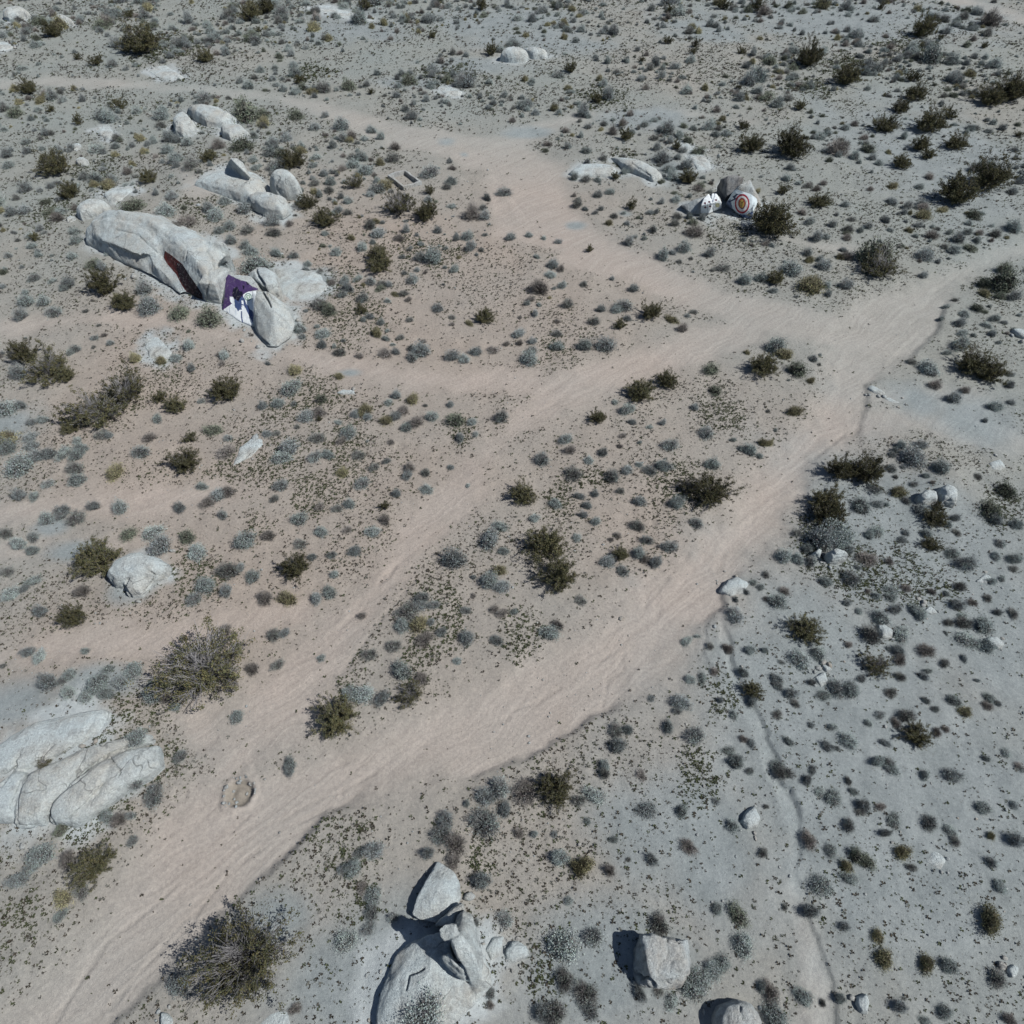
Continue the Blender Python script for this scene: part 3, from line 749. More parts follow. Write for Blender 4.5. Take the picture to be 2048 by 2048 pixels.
# --- painted rocks on the right
TARGET = rock('target_rock', 'leaning granite block painted with a red and white target ring', [
    ('pts', P_([(830, 565, 0.7), (850, 640, 0.0), (850, 640, -.3), (985, 710, 0), (985, 710, -.3), (1130, 810, 0), (1130, 810, -.3), (1230, 815, 0.0), (1230, 815, -.3), (1345, 640, 0.5), (1345, 570, 0.9), (1210, 330, 2.1), (1185, 215, 2.5), (1040, 290, 2.3), (950, 372, 1.9), (1330, 500, 0), (1180, 300, 0.2), (960, 420, 0)]))],
    voxel=0.06, smooth=2, rough=0.02, seed=41, mat=M_ROCK2, landmark='the target-painted rock')
DOMINO = rock('dotted_rock', 'low rock painted white with dark red dots beside the target rock', [
    ('pts', P_([(440, 740, 0), (440, 740, -.3), (460, 600, 0.75), (500, 500, 1.0), (560, 430, 1.1), (600, 470, 1.1), (640, 560, 1.0), (650, 690, 0), (650, 690, -.3), (560, 740, 0), (560, 740, -.3), (600, 440, 0.2)])),
    ('pts', P_([(610, 470, 1.1), (620, 420, 1.25), (690, 430, 1.25), (740, 510, 1.1), (765, 560, 0.8), (770, 645, 0.05), (770, 645, -.3), (640, 695, 0.0), (640, 695, -.3), (630, 560, 0.95), (740, 480, 0.2)])),
    ('pts', P_([(160, 600, 0.1), (160, 600, -.3), (300, 725, 0), (300, 725, -.3), (450, 740, 0), (450, 740, -.3), (460, 590, 0.6), (400, 520, 0.7), (350, 570, 0.4), (540, 450, 0.8)]))],
    voxel=0.05, smooth=3, rough=0.025, seed=42, mat=M_ROCK2, landmark='the white dotted rock', cracks=[(P_([(600, 450), (630, 540), (640, 690)]), 0.8, 0.12), (P_([(660, 430), (640, 540)]), 0.6, 0.08), (P_([(555, 600), (560, 730)]), 0.4, 0.05)])
rock('dark_boulder', 'large dark-stained boulder wedged behind the two painted rocks', [
    ('pts', P_([(690, 470, 0.2), (690, 320, 1.2), (760, 215, 2.0), (860, 165, 2.3), (980, 148, 2.3), (1085, 205, 2.1), (1060, 270, 1.8), (940, 395, 1.3), (840, 470, 1.0), (800, 580, 0.1), (800, 580, -.3), (740, 540, -.3), (700, 440, -.3), (1040, 300, 0), (900, 300, 0), (720, 400, 0.7)]))],
    voxel=0.06, smooth=4, rough=0.035, seed=43, mat=M_ROCKD, landmark='the dark boulder behind the painted rocks')

# --- left middle and lower left
rock('cracked_boulder', 'round white boulder with curved cracks beside a creosote bush, left', [
    (tile(0, 1024, [(812, 500), (870, 400), (980, 330), (1080, 302), (1200, 330), (1285, 400), (1270, 470), (1200, 520), (1120, 560), (990, 580), (880, 580)]), 0.85, DOME, 0.5),
    (tile(0, 1024, [(945, 570), (965, 500), (1060, 480), (1160, 480), (1130, 560), (1085, 645), (990, 650)]), 0.6, DOME, 0.5)],
    voxel=0.05, smooth=4, rough=0.05, seed=51, landmark='the cracked white boulder', cracks=[(tile(0, 1024, [(965, 505), (940, 570), (985, 645)]), 1.6, 0.28), (tile(0, 1024, [(800, 520), (840, 575)]), 1.4, 0.2), (tile(0, 1024, [(1115, 440), (1170, 470), (1150, 530), (1110, 590)]), 1.2, 0.15)])
rock('fractured_outcrop', 'large fractured granite outcrop split by long dark joints, lower left', [
    (Q_([(-150, 700), (60, 500), (330, 320), (600, 280), (850, 195), (1110, 155), (1180, 210), (1150, 330), (1040, 470), (780, 640), (560, 760), (330, 850), (100, 900), (-150, 950)]), 0.32, SLAB, 0.5),
    (Q_([(330, 880), (640, 740), (780, 655), (950, 610), (950, 800), (800, 980), (560, 1190), (520, 1330), (480, 1450), (300, 1485), (180, 1465), (180, 1200), (235, 1000)]), 0.55, DOME, 0.5),
    (Q_([(780, 655), (1100, 570), (1590, 450), (1600, 540), (1400, 600), (1190, 690), (940, 880), (840, 900)]), 0.45, SLAB, 0.5),
    (Q_([(565, 1445), (520, 1330), (555, 1200), (640, 1105), (900, 905), (1190, 705), (1320, 690), (1300, 900), (1100, 1100), (900, 1330), (830, 1450), (700, 1450)]), 0.55, DOME, 0.5),
    (Q_([(1190, 705), (1420, 625), (1690, 580), (1725, 800), (1600, 935), (1450, 965), (1250, 1130), (1080, 1230), (1100, 1000)]), 0.5, DOME, 0.5),
    (Q_([(-150, 1100), (0, 1040), (170, 840), (330, 880), (235, 1000), (180, 1200), (170, 1400), (90, 1420), (-150, 1400)]), 0.35, SLAB, 0.5),
    (Q_([(900, 1300), (1100, 1080), (1400, 930), (1430, 960), (1250, 1150), (1000, 1300), (850, 1460), (760, 1470)]), 0.32, SLAB, 0.5)],
    voxel=0.045, smooth=5, rough=0.03, seed=52, landmark='the fractured outcrop',
    cracks=[(Q_([(580, 1440), (530, 1370), (520, 1300), (560, 1190), (640, 1100), (800, 980), (930, 880), (1060, 770), (1190, 690), (1420, 600)]), 1.9, 0.26),
            (Q_([(0, 1030), (100, 900), (170, 820), (150, 760), (200, 690)]), 1.8, 0.26), (Q_([(320, 890), (230, 1020), (185, 1200), (175, 1400), (200, 1460), (420, 1470)]), 1.3, 0.13),
            (Q_([(560, 775), (640, 725), (780, 640)]), 1.9, 0.25), (Q_([(1190, 735), (1230, 800), (1290, 860), (1280, 920)]), 1.0, 0.14), (Q_([(1100, 1010), (1000, 1130), (880, 1260), (720, 1390)]), 1.3, 0.10),
            (Q_([(120, 1270), (130, 1170), (210, 980), (330, 860)]), 1.0, 0.12), (Q_([(260, 1320), (380, 1365)]), 0.8, 0.1), (Q_([(400, 1010), (500, 1100)]), 0.8, 0.1)])
# --- bottom centre
SPIRE = rock('spired_outcrop', 'tall granite outcrop with a knobbed spire throwing a long shadow, bottom centre', [
    ('pts', S_([(170, 2050, 0), (225, 1650, 0), (325, 1390, 0), (420, 1190, 0), (540, 1070, 0), (170, 2050, -.3), (325, 1390, -.3), (540, 1070, -.3), (340, 1700, .30), (420, 1420, .28), (540, 1220, .25), (640, 1090, .25), (750, 960, .35), (1000, 900, .45), (1250, 1000, .3), (1400, 1290, 0.1), (1480, 1340, 0.1), (1485, 1550, 0), (1300, 1650, 0), (1100, 1760, 0), (1000, 2050, 0), (1000, 2050, -.3), (1485, 1550, -.3), (1250, 1000, -.3), (800, 1300, .6), (900, 1600, .5), (600, 1800, .55), (700, 1500, .6)])),
    ('pts', S_([(1055, 835, .5), (1165, 672, .7), (1280, 745, .7), (1345, 1000, .8), (1405, 1260, 1.0), (1380, 1450, 1.0), (1240, 1500, .9), (1190, 1420, 1.1), (1100, 1190, 1.75), (1045, 1040, 1.95), (1150, 985, 2.0), (1270, 1150, 1.8), (1330, 1300, 1.5), (1200, 1490, .4), (1330, 1200, 0.2), (1060, 1090, 1.0), (1250, 760, .1), (1300, 1400, .2), (1100, 900, .2), (1180, 1430, .3)])),
    ('pts', S_([(885, 905, 1.9), (955, 835, 2.0), (1085, 845, 2.0), (1115, 955, 1.95), (1065, 1000, 1.9), (965, 1045, 1.8), (910, 1000, 1.8), (930, 950, 1.3), (1080, 930, .9), (1000, 880, .9), (960, 1000, 1.2)])),
    ('pts', S_([(920, 1200, 1.1), (990, 1180, 1.25), (1040, 1180, 1.2), (1100, 1300, 1.25), (1195, 1430, 1.0), (1215, 1500, 0.7), (1100, 1450, .75), (970, 1330, .8), (1050, 1300, .2), (1190, 1460, .2), (960, 1230, .3)])),
    ('pts', S_([(850, 840, .3), (960, 750, .5), (1100, 630, .5), (1165, 600, .4), (1180, 690, .6), (1060, 850, .5), (960, 860, .4), (860, 870, .1), (860, 870, -.3), (1180, 690, -.3), (1100, 600, -.3)])),
    ('pts', S_([(1230, 1480, .5), (1400, 1265, .7), (1480, 1350, .5), (1485, 1540, .1), (1310, 1640, .1), (1485, 1540, -.3), (1310, 1640, -.3), (1380, 1480, .7), (1230, 1480, -.2)]))],
    voxel=0.04, smooth=5, rough=0.04, seed=61, landmark='the spired outcrop',
    cracks=[(S_([(720, 1345), (640, 1390), (560, 1420), (540, 1500), (520, 1590)]), 1.6, 0.16), (S_([(1170, 670), (1090, 730), (1060, 830)]), 1.5, 0.2), (S_([(1230, 1500), (1170, 1350), (1080, 1220), (1040, 1100)]), 1.6, 0.3), (S_([(1045, 1785), (960, 1860), (920, 1900)]), 1.0, 0.1), (S_([(880, 1340), (905, 1600)]), 0.7, 0.05)])
rock('ovoid_boulder', 'egg-shaped granite boulder leaning on the spired outcrop, dark underside', [
    ('pts', S_([(870, 130, 0.05), (870, 130, -.2), (960, 160, 0.17), (1085, 255, 0.22), (1135, 380, 0.22), (1140, 560, 0.22), (1090, 660, 0.22), (960, 800, 0.24), (860, 830, 0.24), (720, 775, 0.30), (640, 790, 0.27), (580, 740, 0.27), (605, 640, 0.32), (700, 430, 0.32), (785, 270, 0.24), (900, 480, 0.51), (820, 600, 0.51), (1000, 600, 0.46), (660, 700, 0.05), (680, 740, -.2), (1100, 500, -.2), (900, 700, -.2), (760, 350, -.2), (640, 660, 0)]))],
    voxel=0.04, smooth=9, rough=0.04, seed=62, landmark='the egg-shaped leaning boulder', cracks=[(S_([(800, 700), (870, 640)]), 0.8, 0.05)])
rock('stone', 'low rounded stone right of the spired outcrop', [(S_([(1655, 1200), (1690, 1095), (1800, 1050), (1900, 1080), (1935, 1200), (1800, 1265), (1700, 1250)]), 0.16, DOME, 0.3)], voxel=0.04, smooth=3, seed=63)
rock('flat_rock', 'flat grey slab touching the right foot of the spired outcrop', [(S_([(1400, 1130), (1500, 965), (1640, 975), (1600, 1200), (1480, 1300)]), 0.22, SLAB, 0.3)], voxel=0.04, smooth=3, seed=64)
rock('box_boulder', 'box-shaped boulder with a flat bright top and deep black shadow, bottom', [
    ('pts', X_([(745, 345, 0.90), (1080, 370, 0.97), (1250, 395, 0.94), (1395, 470, 0.86), (1455, 600, 0.86), (1420, 900, 0.90), (1360, 1030, 0.86), (1230, 1120, 0.79), (1035, 1285, 0.61), (900, 1100, 0.90), (835, 900, 0.97), (855, 600, 1.01), (690, 345, 0.00), (590, 640, 0.00), (570, 1000, 0.00), (600, 1180, 0.00), (660, 1225, 0.22), (690, 345, -0.30), (575, 1000, -0.30), (640, 1200, -0.30),
                (1300, 1220, 0.00), (1420, 1225, 0.22), (1555, 960, 0.36), (1585, 560, 0.32), (1540, 430, 0.36), (1400, 400, 0.14), (1400, 1220, -0.30), (1560, 930, -0.30), (1560, 500, -0.30)]))],
    voxel=0.035, smooth=2, rough=0.09, seed=65, mat=M_ROCK2, landmark='the box-shaped boulder',
    cracks=[(X_([(1180, 380), (1190, 480), (1260, 550)]), 1.0, 0.06), (X_([(1230, 390), (1330, 430), (1400, 480), (1440, 570), (1470, 680), (1440, 780)]), 1.6, 0.16), (X_([(1100, 1230), (1180, 1160), (1240, 1150)]), 2.0, 0.22), (X_([(660, 1040), (720, 1080), (740, 1130), (840, 1110), (960, 1230)]), 2.4, 0.25), (X_([(1090, 600), (1170, 640), (1230, 600)]), 0.6, 0.03)])
rock('boulder', 'rounded grey boulder at the bottom edge, lower right', [(tile(1024, 1536, [(1510, 1880), (1550, 1790), (1690, 1740), (1790, 1770), (1860, 1850), (1885, 1920), (1860, 2010), (1700, 2060), (1520, 2010)]), 0.75, DOME, 0.2)], voxel=0.04, smooth=5, seed=66, rough=0.045, mat=M_ROCK2, landmark='the rounded grey boulder at the bottom', cracks=[(tile(1024, 1536, [(1720, 1800), (1740, 1900)]), 1.4, 0.12)])
rock('stone', 'faceted pale stone beside a dark twiggy shrub, lower right', [(tile(1024, 1536, [(1720, 405), (1770, 315), (1830, 280), (1872, 380), (1840, 455), (1760, 472)]), 0.22, DOME, 0.3)], voxel=0.04, smooth=3, seed=67, landmark='the faceted pale stone')
rock('stone', 'split pale stone with a white edge near the lower right channel', [(tile(1536, 1536, [(655, 1725), (740, 1690), (762, 1760), (745, 1862), (690, 1852), (650, 1785)]), 0.25, DOME, 0.3)], voxel=0.04, smooth=3, seed=68, landmark='the split pale stone')
rock('boulder', 'pale rounded boulder shaded on its left, right of the wash', [(tile(1536, 1024, [(428, 345), (440, 300), (500, 278), (580, 320), (602, 370), (520, 395), (450, 400)]), 0.75, DOME, 0.6)], voxel=0.04, smooth=3, seed=69, landmark='the pale boulder right of the wash')
rock('stone', 'small tilted stone left of the pale boulder right of the wash', [(tile(1536, 1024, [(318, 325), (380, 268), (412, 300), (385, 362), (330, 352)]), 0.45, DOME, 0.6)], voxel=0.04, smooth=3, seed=70)
STONES = [
    ('stone', 'white stone between two dark shrubs on the right slope', tile(1536, 1024, [(818, 845), (880, 838), (952, 900), (930, 965), (850, 955)]), 0.35, 'the white stone between dark shrubs'),
    ('stone', 'buried stone beside a weathered log on the right slope', tile(1536, 1024, [(1168, 745), (1220, 700), (1292, 760), (1240, 785)]), 0.22, 'the stone beside the weathered log'),
    ('stone', 'pale stone behind a grey shrub near the right edge', tile(1536, 1024, [(1640, 955), (1700, 928), (1790, 1010), (1750, 1045), (1650, 1005)]), 0.35, 'the pale stone near the right edge'),
    ('stone', 'flat white stone high on the right slope', tile(1536, 1024, [(1565, 525), (1640, 460), (1695, 490), (1655, 545)]), 0.18, 'the flat white stone on the right slope'),
    ('stone', 'upper of two pale stones right of the lower gully', tile(1536, 1024, [(398, 1150), (450, 1158), (492, 1200), (440, 1212)]), 0.25, 'the two pale stones by the gully'),
    ('stone', 'lower of two pale stones right of the lower gully', tile(1536, 1024, [(330, 1245), (430, 1205), (462, 1290), (400, 1335)]), 0.2, None),
    ('stone', 'left half of a pale split boulder, right of the wash', tile(1536, 512, [(1108, 1830), (1180, 1770), (1262, 1800), (1272, 1880), (1150, 1875)]), 0.6, 'the split boulder right of the wash'),
    ('stone', 'right half of a pale split boulder, right of the wash', tile(1536, 512, [(1275, 1760), (1335, 1728), (1425, 1780), (1410, 1900), (1295, 1870)]), 0.6, None),
    ('flat_rock', 'white tongue of rock at the edge of the wash', tile(1536, 512, [(745, 990), (780, 970), (888, 1028), (862, 1052), (780, 1025)]), 0.3, 'the white tongue of rock'),
    ('flat_rock', 'thin white sliver of rock right of the white tongue', tile(1536, 512, [(868, 1070), (910, 1065), (1018, 1108), (960, 1125)]), 0.15, None),
    ('flat_rock', 'pale bedrock hump where the gully meets the wash', tile(1024, 1024, [(1568, 590), (1620, 510), (1700, 480), (1795, 530), (1762, 612), (1640, 645)]), 0.35, 'the bedrock hump'),
    ('flat_rock', 'white slab in the sand below the whaleback outcrop', tile(0, 512, [(1090, 640), (1130, 605), (1190, 605), (1235, 680), (1300, 720), (1262, 790), (1130, 755)]), 0.2, 'the white slab below the whaleback'),
    ('flat_rock', 'smooth pale hump of bedrock beside an olive bush, left', tile(0, 512, [(1755, 1580), (1800, 1450), (1900, 1372), (1965, 1370), (1985, 1420), (1900, 1510)]), 0.25, 'the smooth bedrock hump'),
    ('stone', 'white stone on the sandy path left of centre', tile(512, 512, [(600, 1035), (650, 1003), (742, 1008), (745, 1042), (660, 1048)]), 0.2, 'the white stone on the sandy path'),
    ('stone', 'small pale stone at the bottom edge left of centre', tile(0, 1536, [(1200, 1930), (1208, 1842), (1270, 1838), (1312, 1900), (1295, 1965), (1220, 1970)]), 0.3, 'the small stone at the bottom left'),
    ('flat_rock', 'low pale slab at the bottom edge left of the spire', tile(512, 1536, [(-40, 1990), (100, 1840), (250, 1810), (275, 1940), (150, 2060)]), 0.15, None),
    ('flat_rock', 'buried slab near the right bottom edge', tile(1536, 1536, [(1190, 700), (1260, 620), (1350, 690), (1310, 790)]), 0.12, 'the buried slab at lower right'),
    ('stone', 'grey half-buried stone at the far lower right', tile(1536, 1536, [(1790, 1520), (1850, 1460), (1900, 1500), (1880, 1580), (1830, 1600)]), 0.25, 'the grey stone at far lower right'),
    ('flat_rock', 'pale granite sheet at the right edge below the spur track', tile(1536, 512, [(1660, 1560), (1760, 1520), (1800, 1590), (1760, 1620), (1690, 1610)]), 0.2, 'the granite sheet below the spur track'),
    ('stone', 'pale boulder at the right edge by the sandy spur', tile(1536, 512, [(1840, 560), (1900, 540), (1990, 600), (1960, 640), (1880, 610)]), 0.3, None),
    ('stone', 'pale stone half hidden below a grey shrub at the bottom centre', tile(1024, 1536, [(-60, 1400), (0, 1310), (90, 1320), (110, 1400), (30, 1480), (-40, 1480)]), 0.3, 'the half-hidden stone at the bottom centre'),
]
for i, (nm, lb, pl, h, lm) in enumerate(STONES):
    rock(nm, lb, [(pl, h * (0.62 if 'boulder' not in lb else 0.9), DOME if nm == 'stone' else SLAB, 0.4)], voxel=0.045, smooth=9, seed=80 + i, rough=0.06, landmark=lm)
finish_rocks()
GROUND = build_ground()

# --- paint on the rocks
def tint_paint(name, amount, worn=(0.40, 0.39, 0.37)):
    m, nt, b = new_mat(name, 0.55)
    at = N(nt, 'ShaderNodeAttribute'); at.attribute_name = 'tint'
    tc = N(nt, 'ShaderNodeTexCoord')
    n = noise_n(nt, tc.outputs['Object'], 5, 6, 0.75, 0.54, 0.70)
    mu = N(nt, 'ShaderNodeMath', operation='MULTIPLY'); nt.links.new(n, mu.inputs[0]); mu.inputs[1].default_value = amount
    nt.links.new(mixc(nt, mu.outputs[0], at.outputs['Color'], worn), b.inputs['Base Color'])
    return m
M_PAINT = tint_paint('rock_paint', 0.42)
M_PAINT2 = tint_paint('worn_rock_paint', 0.55, (0.22, 0.24, 0.28))

def layers(base, items):
    def fn(gx, gy):
        out = [np.full(gx.shape, c) for c in base]
        jx = gx + (noise2(gx * 0.9, gy * 0.9, 5) - 0.5) * 0.8; jy = gy + (noise2(gx * 0.9, gy * 0.9, 6) - 0.5) * 0.8
        for shape, col in items:
            if shape[0] == 'poly': m = inside(jx, jy, shape[1])
            elif shape[0] == 'ring':
                (cx, cy), rx, ry, a, b = shape[1:]
                q = np.hypot((gx - cx) / rx, (gy - cy) / ry); m = (q <= b) & (q >= a)
            else:
                m = seg_dist(gx, gy, shape[1]) < shape[2]
            for k in range(3): out[k] = np.where(m, col[k], out[k])
        return out
    return fn

WHITE = (0.82, 0.86, 0.88); PURPLE = (0.075, 0.045, 0.135); BLUE = (0.055, 0.085, 0.20); NAVY = (0.012, 0.012, 0.028)
mural_outline = U_([(680, 340), (830, 420), (960, 480), (1140, 525), (1250, 630), (1420, 700), (1365, 745), (1320, 1050), (1300, 1450), (1255, 1615), (900, 1450), (530, 1250), (600, 800), (620, 430)])
paint([MURAL, WHALE], 'mural_paint', mural_outline, layers(WHITE, [
    (('poly', U_([(600, 300), (1140, 500), (1450, 690), (1365, 735), (1160, 770), (1050, 830), (1040, 890), (930, 1000), (830, 930), (800, 890), (720, 890), (730, 1000), (780, 1055), (640, 1150), (500, 1260), (560, 700)])), PURPLE),
    (('poly', U_([(800, 700), (900, 640), (960, 760), (1020, 760), (1040, 830), (1010, 880), (940, 1005), (820, 940), (780, 840)])), NAVY),
    (('poly', U_([(1030, 600), (1080, 640), (1060, 720), (1040, 700)])), NAVY), (('poly', U_([(1110, 530), (1160, 530), (1180, 600), (1140, 600)])), NAVY),
    (('poly', U_([(825, 930), (930, 1000), (990, 900), (1040, 880), (1090, 960), (1120, 1060), (1170, 1110), (1200, 1180), (1300, 1260), (1300, 1350), (1280, 1530), (1230, 1430), (1160, 1300), (1110, 1180), (1060, 1100), (1010, 1090), (1010, 1210), (960, 1200), (920, 1250), (890, 1180), (850, 1150)])), BLUE),
    (('poly', U_([(1000, 980), (1050, 980), (1060, 1080), (1010, 1060)])), WHITE),
    (('line', U_([(1005, 1250), (1010, 1400), (1030, 1510)]), 1.3), BLUE), (('line', U_([(715, 1150), (720, 1280)]), 0.5), (0.4, 0.47, 0.6)), (('line', U_([(870, 1200), (870, 1340)]), 0.5), (0.45, 0.55, 0.65)),
    (('ring', U_([(1165, 895)])[0], 7.4, 8.0, 0.72, 1.0), (0.24, 0.36, 0.30)), (('ring', U_([(1165, 895)])[0], 7.4, 8.0, 0.30, 0.5), (0.28, 0.42, 0.30)),
    (('line', U_([(1130, 840), (1160, 980)]), 0.8), (0.26, 0.40, 0.28)), (('line', U_([(1200, 850), (1190, 930)]), 0.7), (0.33, 0.5, 0.36))]), M_PAINT, 0.5, label='purple, blue and white mural with a small green emblem')
red_outline = W_([(772, 545), (830, 585), (910, 650), (960, 730), (1010, 800), (1062, 880), (1072, 945), (1010, 905), (940, 865), (900, 810), (860, 730), (790, 650), (762, 600)])
paint([WHALE], 'red_paint', red_outline, layers((0.085, 0.022, 0.020), [(('poly', W_([(860, 640), (940, 660), (1100, 900), (1080, 960), (950, 870), (880, 760)])), (0.022, 0.012, 0.016))]), M_PAINT, 0.5, label='dark red paint in a recess of the rock, near black at lower right')  # dark red coat, turning near black over the middle and lower right
TP = lambda p: P_([p])[0]
tgt_outline = P_([(945, 375), (1000, 362), (1090, 395), (1200, 430), (1290, 500), (1300, 570), (1240, 680), (1215, 800), (1120, 800), (985, 700), (855, 630), (840, 560)])
paint([TARGET], 'target_paint', tgt_outline, layers((0.68, 0.77, 0.82), [
    (('poly', P_([(820, 560), (900, 500), (930, 640), (1000, 720), (840, 650)])), (0.16, 0.20, 0.30)),
    (('poly', P_([(1130, 740), (1230, 680), (1240, 820), (1050, 800), (1000, 720)])), (0.09, 0.14, 0.27)),
    (('line', P_([(1010, 435), (940, 470), (975, 500), (880, 545)]), 1.3), (0.035, 0.05, 0.11)),
    (('line', P_([(985, 430), (960, 500)]), 1.0), (0.035, 0.05, 0.11)),
    (('ring', TP((1073, 575)), 14.6, 19.6, 0.0, 0.84), (0.70, 0.68, 0.68)), (('ring', TP((1073, 575)), 14.6, 19.6, 0.80, 1.0), (0.36, 0.035, 0.06)),
    (('ring', TP((1070, 568)), 7.4, 10.8, 0.0, 1.0), (0.16, 0.06, 0.05)), (('ring', TP((1068, 570)), 6.4, 9.6, 0.0, 1.0), (0.42, 0.08, 0.06)), (('ring', TP((1068, 575)), 4.6, 8.0, 0.0, 1.0), (0.55, 0.38, 0.10)),
    (('line', P_([(1045, 540), (1068, 570), (1068, 610)]), 0.9), (0.14, 0.09, 0.04)), (('line', P_([(1092, 540), (1068, 570)]), 0.9), (0.14, 0.09, 0.04)),
    (('line', P_([(1100, 610), (1100, 640), (1070, 650)]), 0.9), (0.05, 0.05, 0.08)), (('line', P_([(1135, 530), (1135, 560)]), 0.7), (0.3, 0.45, 0.36))]), M_PAINT, 0.45, label='red ring target painted on white')
dom_outline = P_([(455, 715), (462, 590), (490, 510), (545, 445), (575, 430), (600, 470), (620, 420), (690, 428), (735, 500), (762, 550), (768, 645), (640, 690), (590, 712)])
DOT = (0.09, 0.012, 0.028)
paint([DOMINO], 'white_paint', dom_outline, layers((0.82, 0.86, 0.88), [
    *[(('ring', TP(p), 2.3, 1.9, 0, 1.0), DOT) for p in ((520, 568), (583, 550), (524, 628), (595, 614), (683, 522))],
    (('ring', TP((705, 595)), 4.2, 4.0, 0, 1.0), (0.62, 0.58, 0.30)), (('ring', TP((705, 595)), 2.4, 2.2, 0, 1.0), (0.72, 0.70, 0.5)),
    (('line', P_([(556, 560), (556, 715)]), 0.45), (0.45, 0.5, 0.54)), (('line', P_([(600, 450), (630, 530), (640, 690)]), 0.6), (0.38, 0.43, 0.52)), (('line', P_([(655, 430), (640, 540)]), 0.5), (0.4, 0.45, 0.54))]), M_PAINT, 0.35, label='white paint with dark red dots and a yellow disc')

# ------------------------------------------------------------------ concrete frame
def build_frame():
    Z = lambda p: zoom(740, 310, 12.075, [p])[0]
    cs = [Z((548, 475)), Z((725, 318)), Z((1148, 618)), Z((908, 748))]
    H, T = 0.34, 0.17
    cw = [unproj(*c, H) for c in cs]
    cen = [sum(c[k] for c in cw) / 4 for k in range(2)]
    zb = float(terrain(np.array([cen[0]]), np.array([cen[1]]))[0])
    # true rectangle through the four seen corners
    u = np.array([cw[3][0] - cw[0][0] + cw[2][0] - cw[1][0], cw[3][1] - cw[0][1] + cw[2][1] - cw[1][1]]) / 2
    L = np.linalg.norm(u); ux = u / L
    v = np.array([cw[1][0] - cw[0][0] + cw[2][0] - cw[3][0], cw[1][1] - cw[0][1] + cw[2][1] - cw[3][1]]) / 2
    Wd = abs(v @ np.array([-ux[1], ux[0]])) * 1.55
    root = bpy.data.objects.new('concrete_trough', None); C.objects.link(root)
    root.location = (cen[0], cen[1], zb); root.rotation_euler = (0, 0, math.atan2(ux[1], ux[0]))
    tag(root, 'open rectangular concrete trough with low pale walls among shrubs', 'trough')
    m = rock_mat('pale_concrete', (0.58, 0.60, 0.60), (0.55, 0.54, 0.50), (0.36, 0.36, 0.37))
    def wall(name, x0, x1, y0, y1, h, notch=0):
        bm = bmesh.new()
        n = 9
        al = (x1 - x0) > (y1 - y0)
        rows = []
        for i in range(n):
            t = i / (n - 1)
            hh = h + 0.02 * math.sin(7 * t + x0) - (notch if 0.35 < t < 0.6 else 0)
            if al: a, b_, c, d = (x0 + (x1 - x0) * t, y0), (x0 + (x1 - x0) * t, y1), None, None
            else: a, b_, c, d = (x1, y0 + (y1 - y0) * t), (x0, y0 + (y1 - y0) * t), None, None
            rows.append([bm.verts.new((*a, -0.25)), bm.verts.new((*a, hh)), bm.verts.new((*b_, hh)), bm.verts.new((*b_, -0.25))])
        for i in range(n - 1):
            for k in range(3):
                bm.faces.new((rows[i][k], rows[i + 1][k], rows[i + 1][k + 1], rows[i][k + 1]))
        bm.faces.new(rows[0]); bm.faces.new(rows[-1][::-1])
        bmesh.ops.recalc_face_normals(bm, faces=bm.faces)
        me = bpy.data.meshes.new(name); bm.to_mesh(me); bm.free(); me.materials.append(m)
        return link(name, me, root)
    hl, hw = L / 2, Wd / 2
    wall('long_wall', -hl, hl, -hw, -hw + T, H)
    wall('long_wall', -hl, hl, hw - T, hw, H * 0.96, 0.05)
    wall('short_wall', -hl, -hl + T, -hw + T + 0.002, hw - T - 0.002, H * 1.05)
    wall('short_wall', hl - T, hl, -hw + T + 0.002, hw - T - 0.002, H * 0.92)
    return root
build_frame()
LANDMARKS.append(('the concrete trough', 810, 355))
LANDMARKS += [('the round pit in the wash', 476, 1586), ('the fork of the two tracks', 1600, 640), ('the upper road bend', 900, 285), ('the small round pit left of centre', 799, 893)]

